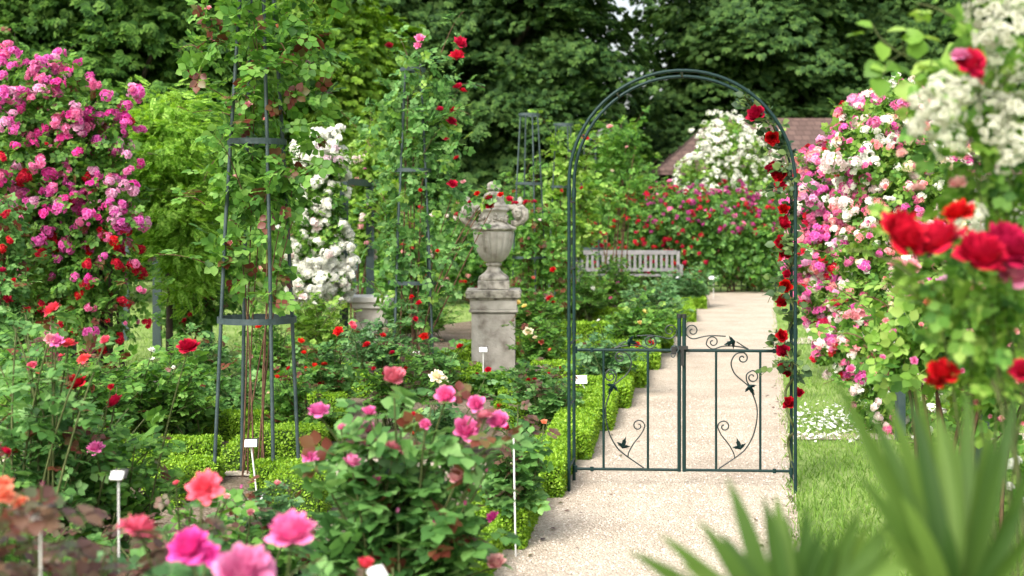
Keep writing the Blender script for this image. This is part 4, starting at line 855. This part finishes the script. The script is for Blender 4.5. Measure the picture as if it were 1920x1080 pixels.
rambler('pink roses trained on the lattice fence at the end of the path', ob(1370,29.2),
 [E(1355,490,29.1,50,34,.15),E(1420,500,29.1,34,50,.2)], 700, .15, 'mid', 'rose', .3, [(1362,491,22,28.8,'red','truss'),(1350,470,14,28.8,'softpink','truss'),(1340,500,12,28.8,'softpink','truss'),(1385,505,14,28.8,'softpink','truss'),(1330,490,12,28.8,'palepink','truss'),(1398,455,16,28.8,'crimson','truss')], [(40,.16,'truss',pick(softpink=.6,crimson=.4))], shoots=8, seed=52, cane_to=6)
rambler('tall mound of small white roses in front of the tiled house', ob(1370,31),
 [E(1359,270,31,46,50),E(1384,300,31,60,60),E(1324,330,31,50,44),E(1414,355,31,56,56),E(1349,370,31,56,36)],
 2200, .16, 'light', 'mid', .3, (), [(620,.19,'umbel',lambda r, p: 'white' if (p[2] > 2.1 or r.random() < .25) else None),(120,.12,'truss',lambda r, p: 'white' if p[2] > 2.2 else None)], shoots=34, shoot_len=.45, seed=53, cane_to=10)
rambler('dense dark rose thicket between the urn and the far obelisks', ob(900,25),
 [E(760,440,25,90,60,.7),E(880,430,25,100,60,.7),E(990,440,25,80,70,.7),E(820,500,25,120,50,.6),E(960,510,25,90,50,.6)], 3600, .19, 'mid', 'rose', .4, [(857,378,12,24,'palepink','truss'),(845,395,10,24,'blush','truss'),(838,405,10,24,'blush','truss')],
 [(260,.11,'truss',lambda r, p: str(r.choice(['red','palepink','crimson','blush'])))], shoots=30, shoot_len=.55, seed=54, cane_to=9)
rambler('light rose thicket behind the white pillar rose and the right pergola posts', ob(560,24),
 [E(480,470,24,80,50,.6),E(600,480,24,80,50,.6),E(700,500,24,50,40,.5)], 1700, .19, 'mid', 'light', .4, (), [(30,.15,'truss',pick(palepink=.6,white=.4))], shoots=16, shoot_len=.5, seed=55, cane_to=7)

# ------------------------------------------------------------------ rose border on the right
def pinkmix(r, p):
    return str(r.choice(['magenta','rosepink','lilac','crimson','blush','white','softpink'], p=[.22,.24,.14,.14,.08,.1,.08]))
rambler('pink, lilac and crimson rambling rose along the lawn just right of the arch', ob(1600,13.2),
 [E(1625,250,13.2,55,50),E(1580,320,13.2,60,50),E(1545,380,13.2,56,70),E(1560,460,13.2,62,60),E(1575,550,13.2,56,60),E(1600,640,13.2,56,60),E(1640,330,13.4,60,90)],
 3300, .12, 'mid', 'light', .3, [(1524,348,40,12.8,'lilac','truss'),(1525,380,44,12.8,'lilac','truss'),(1505,370,34,12.8,'lilac','truss'),(1540,355,34,12.8,'magenta','truss'),(1505,420,30,12.8,'crimson','truss'),(1530,445,36,12.8,'magenta','truss'),(1510,490,34,12.8,'lilac','truss'),(1535,500,34,12.8,'magenta','truss'),(1503,540,28,12.8,'crimson','truss'),(1537,535,26,12.8,'magenta','truss'),(1545,605,28,12.8,'crimson','truss'),(1558,640,30,12.8,'rosepink','truss'),(1567,270,36,12.8,'magenta','truss'),(1590,280,34,12.8,'crimson','truss'),(1600,250,32,12.8,'rosepink','truss'),(1582,380,24,12.8,'white','truss'),(1572,350,22,12.8,'white','truss')],
 [(1500,.14,'truss',pinkmix),(60,.06,'lo',pinkmix)], shoots=26, shoot_len=.35, seed=61, cane_to=10)
def whitemix(r, p):
    return str(r.choice(['white','blush','rosepink','softpink','cream','magenta'], p=[.3,.22,.16,.16,.08,.08])) if (p[2] > 1.5 or r.random() < .35) else None
rambler('mixed white and pink rambling rose on the second stretch of the right border', ob(1700,10.0),
 [E(1680,230,10,66,60),E(1640,290,10,76,66),E(1700,340,10,110,90,.5),E(1680,460,10,100,90,.5),E(1740,520,10,110,100,.5),E(1650,590,10,66,70),E(1700,680,10,90,80),E(1660,760,10,50,50)],
 5200, .11, 'mid', 'light', .5, [(1560,300,52,9.6,'blush','truss'),(1605,305,44,9.6,'white','truss'),(1575,310,40,9.6,'blush','truss'),(1625,290,44,9.6,'white','truss'),(1640,230,36,9.6,'rosepink','truss'),(1660,225,34,9.6,'white','truss'),(1672,262,40,9.6,'white','truss'),(1690,195,40,9.6,'rosepink','truss'),(1645,185,40,9.6,'rosepink','truss'),(1582,380,42,9.5,'blush','truss'),(1672,372,18,9.4,'white','lo'),(1564,430,26,9.5,'white','truss'),(1556,460,26,9.5,'white','truss'),(1610,585,44,9.4,'softpink','truss'),(1590,590,34,9.4,'softpink','truss'),(1602,650,40,9.4,'softpink','truss'),(1597,668,22,9.4,'white','truss'),(1578,640,28,9.4,'blush','truss'),(1595,690,20,9.4,'rosepink','lo')],
 [(1800,.1,'truss',whitemix),(160,.045,'lo',lambda r, p: str(r.choice(['softpink','rosepink','white'])))], shoots=30, shoot_len=.3, seed=62, cane_to=12)
rambler('fresh green leafy rose with small salmon pink buds in front of the right border', ob(1800,5.6),
 [E(1760,620,5.6,100,80,.3),E(1850,570,5.6,90,80,.3),E(1690,650,5.6,60,70,.25),E(1880,690,5.6,80,110,.3)],
 470, .13, 'light', 'mid', .4, [(1678,490,38,5.2,'softpink','lo'),(1708,497,42,5.2,'softpink','lo'),(1772,530,40,5.2,'lilac','lo'),(1820,537,44,5.0,'softpink','lo'),(1856,545,48,5.0,'softpink','lo'),(1740,565,20,5.2,'salmon','lo'),(1765,560,22,5.2,'softpink','lo'),(1660,600,14,5.2,'softpink','lo'),(1655,668,14,5.2,'rosepink','lo'),(1880,640,34,5.0,'softpink','lo'),(1900,620,26,5.0,'softpink','lo'),(1760,475,30,5.3,'magenta','lo'),(1777,485,26,5.3,'rosepink','lo')],
 [(110,.028,'lo',pick(softpink=.7,rosepink=.3))], shoots=26, shoot_len=.22, seed=63, lo=.2, cane_to=14, cane_r=.012, canemat='cane')
rambler('loose white rose trailing down the post beside the palm', ob(1760,7.6),
 [E(1762,800,7.6,40,90,.2),E(1880,880,7.0,40,90,.2),E(1850,760,7.2,50,60,.2)], 260, .1, 'light', 'mid', .4,
 [(1747,765,34,7.3,'white','truss'),(1741,805,26,7.3,'white','truss'),(1740,835,22,7.3,'white','truss'),(1735,700,24,7.3,'white','truss'),(1768,770,18,7.3,'white','truss'),(1897,868,40,6.6,'white','truss'),(1893,912,30,6.6,'white','truss'),(1885,830,24,6.6,'white','truss'),(1690,920,22,7.6,'white','truss'),(1683,900,18,7.6,'white','truss'),(1915,940,26,6.6,'white','truss')], shoots=10, shoot_len=.25, seed=64, lo=.2, cane_to=6)
rw = np.random.default_rng(65)
wt = [(1770,215,80),(1730,190,56),(1745,240,70),(1800,175,70),(1770,160,56),(1722,240,44),(1780,265,60),(1850,20,76),(1890,55,84),(1850,75,50),(1905,10,60),(1895,170,84),(1915,215,80),(1870,205,80),(1910,260,70),(1865,245,60),(1850,190,54),(1900,300,56),(1860,110,46),(1912,115,50),(1815,430,56),(1822,405,50),(1808,455,44),(1838,140,50)]
rambler('blurred creamy white rambler hanging in from the upper right, closest to the eye', ob(1990,3.3),
 [E(1770,210,3.3,80,80,.1),E(1880,60,3.3,80,90,.12),E(1890,220,3.3,90,110,.12),E(1830,330,3.35,90,60,.1),E(1960,380,3.4,120,120,.2)],
 330, .075, 'light', 'mid', .3, [(a, b, c*1.5, 3.15+rw.normal(0,.06), 'creamy', 'umbel') for a, b, c in wt]+[(1690,285,20,3.4,'palepink','lo'),(1720,350,34,3.3,'palepink','lo'),(1795,340,40,3.3,'palepink','lo'),(1715,330,20,3.3,'blush','lo')], [(16,.07,'umbel',pick(creamy=.8,palepink=.2))], shoots=14, shoot_len=.12, seed=65, lo=.2, cane_to=9, cane_r=.004, canemat='stem')
rambler('rose with large glowing red blooms close at the right edge', ob(1960,3.0),
 [E(1800,520,3.0,110,50,.1),E(1880,560,3.0,90,90,.12),E(1840,620,3.05,90,100,.12)],
 150, .085, 'light', 'mid', .4, [(1700,432,100,2.85,'red','full'),(1752,442,104,2.9,'crimson','full'),(1795,393,60,3.0,'red','full'),(1840,468,100,2.8,'red','full'),(1896,455,110,2.85,'crimson','full'),(1770,692,56,3.0,'red','full'),(1755,712,36,3.0,'deepred','full'),(1822,112,60,3.1,'crimson','full'),(1830,135,46,3.1,'crimson','full'),(1800,100,36,3.1,'rosepink','full'),(1916,690,44,2.9,'crimson','full'),(1905,505,70,2.9,'rosepink','full')],
 shoots=14, shoot_len=.12, seed=66, lo=.2, cane_to=10, cane_r=.004, canemat='stem')
# the leafy shoot that reaches out against the dark trees
ls_ = thing('leafy_shoot', 'bright green leafy shoot reaching left against the dark trees at upper right', 'shoot', P(1905,150,3.6), None)
rg = np.random.default_rng(67); mainc = spline([P(1905,150,3.6),P(1800,140,3.5),P(1735,122,3.45),P(1680,95,3.4),P(1650,70,3.4),P(1635,45,3.4)], 30)
sidec = [spline([P(1735,122,3.45),P(1700,105,3.43),P(1690,75,3.43)], 8), spline([P(1690,100,3.4),P(1665,120,3.35),P(1655,140,3.3)], 8)]
mk('stem', tubes(tube(mainc, np.linspace(.004,.0015,len(mainc)), 6), *[tube(c, .0014, 5) for c in sidec]), M['stem'], ls_)
lv = [(1640,52,.05,(-1,.2,.4)),(1622,62,.055,(-1,-.2,-.1)),(1660,60,.06,(.8,-.3,.1)),(1650,78,.055,(.1,-.4,-1)),(1690,72,.06,(.9,-.3,.1)),(1720,70,.06,(1,-.2,-.1)),(1655,118,.06,(-.9,-.2,-.6)),(1680,120,.055,(.7,-.3,-.6)),(1650,140,.065,(-.1,-.4,-1)),(1690,125,.06,(-.6,-.5,-.1)),(1665,128,.05,(-1,-.3,.1)),(1775,95,.12,(.9,-.3,-.15)),(1760,118,.11,(1,-.3,.3)),(1745,112,.07,(.8,-.5,-.6)),(1800,128,.1,(.3,-.5,.9)),(1850,140,.09,(.2,-.4,1)),(1720,112,.06,(-.1,-.3,1)),(1690,150,.06,(.2,-.4,-1))]
mk('foliage', [tile(LEAF[0]*np.array([1.15,1,1]), LEAF[1], frames(np.array([l[3] for l in lv]), np.array([(0,-.5,1.)]*len(lv))+rg.normal(0,.3,(len(lv),3))), np.array([P(l[0],l[1],3.4) for l in lv]), np.array([l[2] for l in lv]))], M['light'], ls_)

# ------------------------------------------------------------------ rose bushes of the beds on the left, near to far
CO = 'coral'
bush('near rose bush with bronze leaves and salmon blooms in the lower left corner', 60, 3.2, .36, .98, [(8,922,50,'salmon','loose'),(36,938,30,'salmon','loose'),(4,905,36,'salmon','loose'),(78,908,12,'pink','bud')], 'bronze', 'young', .4, 30, 13, .1, 101)
bush('near rose bush with two ragged coral pink blooms', 300, 3.2, .34, 1.0, [(265,982,88,CO,'loose',3.0),(381,908,76,CO,'loose',3.2)], 'rose_blue', 'bronze', .6, 26, 12, .1, 102)
bush('near rose bush with four big hot pink blooms at the bottom edge', 470, 2.8, .26, .93, [(455,1068,112,'rosepink','full',2.6),(352,1018,70,'hotpink','full',2.75),(388,1034,60,'hotpink','loose',2.75),(545,988,96,'pink','full',2.8)], 'rose', 'young', .25, 22, 11, .095, 103)
bush('low near rose bush with a red and white opening bud at the bottom edge', 660, 3.5, 0.22, 0.85, [(686,1056,32,'twotone','cup',3.2)], 'rose', 'bronze', .5, 14, 12, .1, 104)
bush('low leafy rose bush without blooms between the coral roses and the pink bush', 430, 4.2, 0.24, 0.6, [(535, 1000, 18, 'deepred', 'bud')], 'rose_blue', 'bronze', 0.6, 12, 12, 0.11, 105)
bush('large pink rose bush in the middle foreground left of the path', 752, 4.5, 0.27, 1.0, [(598, 766, 40, 'pink'), (738, 704, 40, 'oldpink', 'cup'), (835, 740, 38, 'pink', 'cup'), (893, 756, 32, 'pink', 'cup'), (910, 777, 32, 'oldpink'), (934, 787, 38, 'pink', 'cup'), (875, 802, 48, 'pink'), (797, 795, 24, 'pink', 'cup'), (692, 770, 26, 'pink', 'cup'), (690, 802, 28, 'rosepink', 'cup'), (738, 835, 42, 'oldpink', 'loose'), (660, 863, 35, 'rosepink', 'cup'), (580, 853, 34, 'pink', 'loose'), (857, 890, 40, 'palepink', 'cup'), (792, 936, 36, 'oldpink', 'loose'), (923, 968, 22, 'hotpink', 'cup'), (820, 980, 22, 'hotpink', 'cup'), (930, 1052, 38, 'palepink', 'cup'), (850, 990, 12, 'deepred', 'bud'), (880, 920, 10, 'red', 'bud'), (775, 812, 14, 'scarlet', 'lo', 5.2), (775, 775, 12, 'scarlet', 'lo', 5.2), (912, 883, 10, 'rosepink', 'bud'), (705, 900, 24, 'pink', 'cup'), (640, 800, 18, 'rosepink', 'cup'), (765, 870, 18, 'palepink', 'cup'), (872, 945, 16, 'pink', 'bud'), (745, 960, 16, 'rosepink', 'bud'), (690, 835, 16, 'pink', 'bud')], 'rose', 'young', 0.22, 44, 10, 0.125, 106)
bush('small bronze leaved rose bush right of the big pink one, beside the white stake', 955, 6.6, 0.12, 0.8, [(1020,790,12,'salmon','lo'),(950,800,14,'crimson','lo')], 'rose', 'bronze', .75, 14, 12, .11, 107)
bush('tall rose bush with orange red and pink two coloured blooms at the left edge', 85, 5.6, 0.33, 1.22, [(96, 577, 38, 'twotone'), (105, 636, 30, 'pink', 'loose'), (128, 640, 34, 'twotone', 'loose'), (155, 670, 26, 'twotone', 'loose'), (58, 683, 22, 'coral', 'loose'), (92, 632, 22, 'softpink', 'loose'), (197, 637, 22, 'coral', 'cup')], 'rose', 'young', 0.2, 26, 9, 0.11, 108)
bush('rose bush with clear red blooms left of the front obelisk', 165, 6.0, 0.4, 0.9, [(142, 714, 42, 'red'), (352, 646, 40, 'red'), (214, 752, 36, 'red', 'cup'), (24, 840, 30, 'red', 'loose'), (178, 836, 32, 'pink', 'loose', 5.4), (35, 795, 12, 'red', 'bud'), (208, 724, 14, 'scarlet', 'lo')], 'mid', 'young', 0.15, 30, 8, 0.11, 109)
bush('dark leaved rose bush low at the left edge under the red blooms', 40, 4.8, 0.3, 0.72, [(12, 845, 20, 'red', 'cup')], 'mid', 'bronze', 0.5, 16, 8, 0.1, 110)
bush('rose bush with bronze young leaves in front of the dark low hedge', 225, 5.2, 0.17, 0.5, [], 'rose', 'bronze', 0.85, 12, 12, 0.11, 111)
bush('scarlet flowered rose bush behind the ring of the front obelisk', 510, 12.2, 0.38, 0.72, [(485, 610, 15, 'scarlet', 'lo'), (565, 638, 15, 'scarlet', 'lo'), (502, 560, 14, 'red', 'lo'), (452, 540, 10, 'salmon', 'lo'), (525, 700, 16, 'scarlet', 'lo')], 'mid', 'young', 0.2, 24, 10, 0.1, 112, tmpl=COMP)
bush('rose bush with scarlet and dark red blooms right of the front obelisk', 620, 11.0, 0.32, 0.66, [(634, 620, 20, 'scarlet', 'lo'), (608, 682, 16, 'deepred', 'lo'), (604, 720, 18, 'deepred', 'lo'), (588, 686, 16, 'scarlet', 'lo'), (575, 690, 12, 'scarlet', 'lo'), (620, 700, 12, 'red', 'lo'), (663, 611, 15, 'coral', 'lo'), (570, 660, 12, 'scarlet', 'lo')], 'rose', 'young', 0.25, 20, 10, 0.1, 113)
bush('rose bush with red blooms before the pale low pedestal', 700, 12.6, 0.36, 0.72, [(687, 645, 19, 'red', 'lo'), (660, 606, 13, 'coral', 'lo'), (718, 627, 13, 'red', 'lo'), (772, 555, 9, 'red', 'lo'), (785, 567, 14, 'red', 'lo')], 'rose_blue', 'young', 0.1, 24, 10, 0.1, 114)
bush('rose bush with a few bright red blooms under the crimson obelisk rose', 815, 11.8, 0.3, 0.62, [(795, 630, 19, 'scarlet', 'lo'), (779, 597, 13, 'red', 'lo'), (862, 648, 17, 'red', 'lo'), (720, 628, 10, 'red', 'lo')], 'rose', 'bronze', 0.5, 20, 10, 0.1, 115)
bush('rose bush with one big cream bloom before the urn pedestal', 830, 9.0, 0.24, 0.42, [(820, 702, 30, 'cream', 'loose'), (830, 712, 24, 'cream', 'loose'), (915, 692, 13, 'red', 'lo')], 'rose_blue', 'light', 0.3, 16, 10, 0.1, 116)
bush('rose bush with dark red blooms left of the leaning label', 1000, 10.4, 0.32, 0.5, [(1028, 728, 20, 'deepred', 'lo'), (990, 712, 10, 'deepred', 'lo'), (1002, 710, 9, 'deepred', 'lo'), (935, 760, 10, 'red', 'lo'), (1028, 700, 10, 'crimson', 'lo')], 'rose', 'bronze', 0.5, 22, 10, 0.1, 117)
bush('bushy rose with a cream bloom right of the urn pedestal', 1010, 13.6, 0.36, 0.66, [(990, 621, 20, 'cream', 'lo'), (1015, 640, 12, 'salmon', 'lo'), (1003, 632, 10, 'cream', 'lo'), (1030, 655, 9, 'salmon', 'lo')], 'mid', 'young', 0.25, 26, 10, 0.1, 118)
bush('low rose bush close to the left arch post, without blooms', 1030, 10.0, 0.24, 0.42, [(1050, 690, 8, 'deepred', 'bud')], 'rose', 'bronze', 0.7, 18, 10, 0.1, 119)
bush('dark bushy rose behind the left half of the gate', 1135, 12.2, 0.36, 0.6, [(1195, 645, 13, 'red', 'lo'), (1222, 642, 16, 'red', 'lo'), (1122, 600, 8, 'white', 'lo')], 'rose_blue', 'young', 0.15, 28, 10, 0.1, 120)
bush('rose bush with two yellow blooms near the far path edge', 1200, 15.5, 0.42, 0.8, [(1210, 584, 16, 'yellow', 'lo'), (1215, 607, 13, 'yellow', 'lo'), (1200, 604, 11, 'yellow', 'lo'), (1222, 640, 13, 'red', 'lo', 14.5)], 'mid', 'light', 0.3, 32, 10, 0.12, 121)
bush('rose bush right of the urn with yellow blooms beside the pedestal cap', 1000, 16.5, 0.5, 0.8, [(971, 566, 12, 'yellow', 'lo'), (983, 573, 13, 'yellow', 'lo'), (1030, 558, 14, 'red', 'lo'), (1037, 566, 12, 'red', 'lo')], 'mid', 'young', 0.15, 36, 10, 0.12, 122)
bush('grey green bushy rose without blooms beyond the yellow one', 1230, 19.0, 0.55, 0.8, [], 'rose_blue', 'mid', 0.3, 40, 10, 0.12, 123)
bush('rounded dark green rose bush hiding the right end of the bench', 1285, 24.0, 0.62, 0.8, [(1240, 548, 9, 'palepink', 'lo')], 'rose_blue', 'mid', 0.3, 48, 10, 0.12, 124)
bush('rose bush with magenta blooms in front of the bench', 1150, 22.0, 0.6, 1.1, [(1157, 547, 14, 'magenta', 'lo'), (1158, 530, 10, 'magenta', 'lo'), (1145, 558, 9, 'rosepink', 'lo'), (1128, 460, 10, 'crimson', 'lo')], 'mid', 'light', 0.3, 40, 10, 0.12, 125)
bush('pale green rose bush left of the magenta one before the bench', 1090, 20.0, 0.55, 1.1, [(1112, 540, 9, 'white', 'lo'), (1075, 560, 9, 'cream', 'lo')], 'mid', 'light', 0.4, 38, 10, 0.12, 126)
bush('rose bush with salmon blooms behind the urn pedestal on the right', 1010, 22.5, 0.6, 0.8, [(1000, 512, 12, 'salmon', 'lo'), (1020, 518, 10, 'salmon', 'lo'), (985, 505, 10, 'blush', 'lo'), (1035, 507, 11, 'red', 'lo')], 'mid', 'light', 0.3, 38, 10, 0.12, 127)
bush('leafy rose bush behind the crimson obelisk rose', 780, 17.5, 0.6, 0.8, [(760, 570, 8, 'red', 'lo')], 'mid', 'light', 0.3, 40, 10, 0.12, 128)
bush('rose bush with blush blooms at the foot of the white pillar rose', 590, 14.2, 0.5, 0.8, [(568, 555, 18, 'blush', 'lo'), (560, 535, 16, 'blush', 'lo'), (590, 568, 12, 'white', 'lo'), (640, 560, 10, 'white', 'lo')], 'light', 'mid', 0.4, 36, 10, 0.12, 129)
bush('low green rose bush on the bed behind the front obelisk', 430, 10.4, 0.36, 0.4, [(505, 735, 10, 'cream', 'lo')], 'rose', 'light', 0.3, 22, 10, 0.1, 130)
bush('low rose bush with a cream bloom left of the long hedge row', 330, 9.6, 0.34, 0.45, [(285, 672, 14, 'white', 'lo'), (325, 688, 9, 'white', 'lo')], 'mid', 'rose', 0.3, 22, 10, 0.1, 131)
bush('red flowered rose bush far behind the urn on the left', 690, 20.0, 0.6, 0.8, [(655, 600, 8, 'red', 'lo')], 'mid', 'light', 0.4, 36, 10, 0.12, 132)
bush('bushy rose with small red blooms right of the pedestal, before the hedge spurs', 925, 12.0, 0.2, 0.34, [(915, 692, 13, 'red', 'lo'), (895, 700, 9, 'red', 'lo')], 'mid', 'rose', 0.3, 12, 10, 0.1, 133)

bush('airy light green rose bush behind the tall red blooms, dotted with coral buds', 120, 8.6, .5, .85, [(70,700,14,'coral','lo'),(115,690,16,'softpink','lo'),(160,700,12,'coral','lo'),(115,665,14,'coral','lo')], 'mid', 'young', .2, 40, 11, .11, 134)
bush('airy rose bush in front of the yellow green tree, with one white bloom', 300, 9.3, .5, .78, [(285,655,15,'white','lo'),(265,690,9,'white','bud')], 'mid', 'light', .3, 38, 11, .11, 135)
bush('leafy rose bush left of the front obelisk, small scarlet buds', 385, 10.8, .42, .8, [(352,700,9,'scarlet','bud'),(410,690,9,'scarlet','lo')], 'rose', 'young', .3, 32, 11, .11, 136)
bush('light leaved rose bush at the far left edge with salmon blooms', 20, 9.8, .5, .95, [(30,690,12,'salmon','lo'),(52,668,12,'coral','lo'),(8,720,11,'salmon','lo'),(60,720,9,'coral','lo')], 'mid', 'young', .2, 36, 11, .11, 137)
bush('low airy rose bush in front of the neat hedge, one scarlet bloom', 545, 9.4, .3, .62, [(540,690,12,'scarlet','lo'),(520,705,9,'scarlet','lo')], 'mid', 'young', .3, 20, 10, .1, 139)
bush('airy rose bush with several dark red blooms in front of the urn pedestal', 745, 10.2, .34, .62, [(760,690,10,'deepred','lo'),(735,660,12,'red','lo'),(720,700,10,'deepred','lo'),(700,690,9,'red','lo')], 'mid', 'bronze', .4, 24, 10, .1, 140)
bush('rose bush with pale pink buds on the soil between the coral and pink blooms', 395, 4.9, .3, .6, [(425,930,14,'palepink','cup'),(470,960,16,'softpink','cup')], 'mid', 'bronze', .3, 28, 11, .1, 141)
bush('low rose bush with soft pink blooms beneath the long sticked label', 505, 5.6, .28, .5, [(520,905,14,'softpink','cup'),(452,915,12,'pink','bud')], 'rose_blue', 'young', .3, 22, 10, .1, 142)
bush('low bronze leaved rose bush beside the blurred white label', 300, 4.6, .28, .6, [(330,905,14,'coral','cup')], 'bronze', 'rose', .4, 24, 11, .1, 143)
# ------------------------------------------------------------------ fan palm in the foreground
pb = P(1700, HY, 2.15)*np.array([1,1,0]); pm = thing('fan_palm', 'blurred fan palm with long green blades in the lower right foreground', 'palm', pb)
mk('trunk', tubes(tube([pb, pb+np.array([.01,0,.3]), pb+np.array([0,.01,.62])], [.07,.065,.05], 14)), M['bark'], pm)
def frond(hub, tips, w, bend):
    hub = np.array(hub); ch = []; rg = np.random.default_rng(int(hub[0]*1000))
    tips = [np.array(t) for t in tips]; tips = tips+[(a*.5+b*.5)*.86+hub*.14+rg.normal(0,.012,3) for a, b in zip(tips[:-1], tips[1:])]
    for t in tips:
        mid = hub*.45+t*.55+np.array([0,-.03,bend]); c = bez(hub, mid, t, 9); f = np.gradient(c, axis=0); f = nrm(f)
        view = np.array([0,-1.,.35])+rg.normal(0,.35,3); s = nrm(np.cross(f, view)); nn = np.cross(s, f); u = np.linspace(0,1,9); ww = w*np.array([.35,.6,.85,1,1,.92,.72,.42,.03])/2
        V = np.stack([c+s*ww[:,None]+nn*ww[:,None]*.35, c, c-s*ww[:,None]+nn*ww[:,None]*.35], 1).reshape(-1,3)
        ch.append((V, np.array([[i*3+j, i*3+j+1, i*3+4+j, i*3+3+j] for i in range(8) for j in range(2)])))
    fr = mk('frond', ch, M['palm'], pm); st = bez(pb+np.array([0,0,.58]), (pb+hub)/2+np.array([0,.05,.35]), hub, 10)
    mk('petiole', tubes(tube(st, np.linspace(.014,.01,10), 8)), M['palm'], fr)
h1 = P(1480,1270,1.75)
frond(h1, [P(*q) for q in ((1175,1030,1.7),(1190,1085,1.65),(1235,1000,1.75),(1307,972,1.75),(1362,893,1.8),(1455,925,1.85),(1513,945,1.85),(1565,990,1.8),(1615,950,1.85),(1690,955,1.85),(1730,1020,1.8),(1240,1130,1.6))], .027, .03)
h2 = P(1790,1180,1.8)
frond(h2, [P(*q) for q in ((1555,690,1.9),(1650,715,1.92),(1708,690,1.95),(1765,775,1.92),(1812,720,1.95),(1850,790,1.92),(1905,740,1.9),(1940,850,1.85),(1960,960,1.8),(1600,880,1.78),(1690,930,1.75))], .025, .02)
h3 = P(1640,1330,2.3)
frond(h3, [P(*q) for q in ((1420,1120,2.3),(1500,1060,2.35),(1590,1040,2.4),(1680,1050,2.4),(1780,1080,2.35),(1860,1150,2.3))], .027, .02)
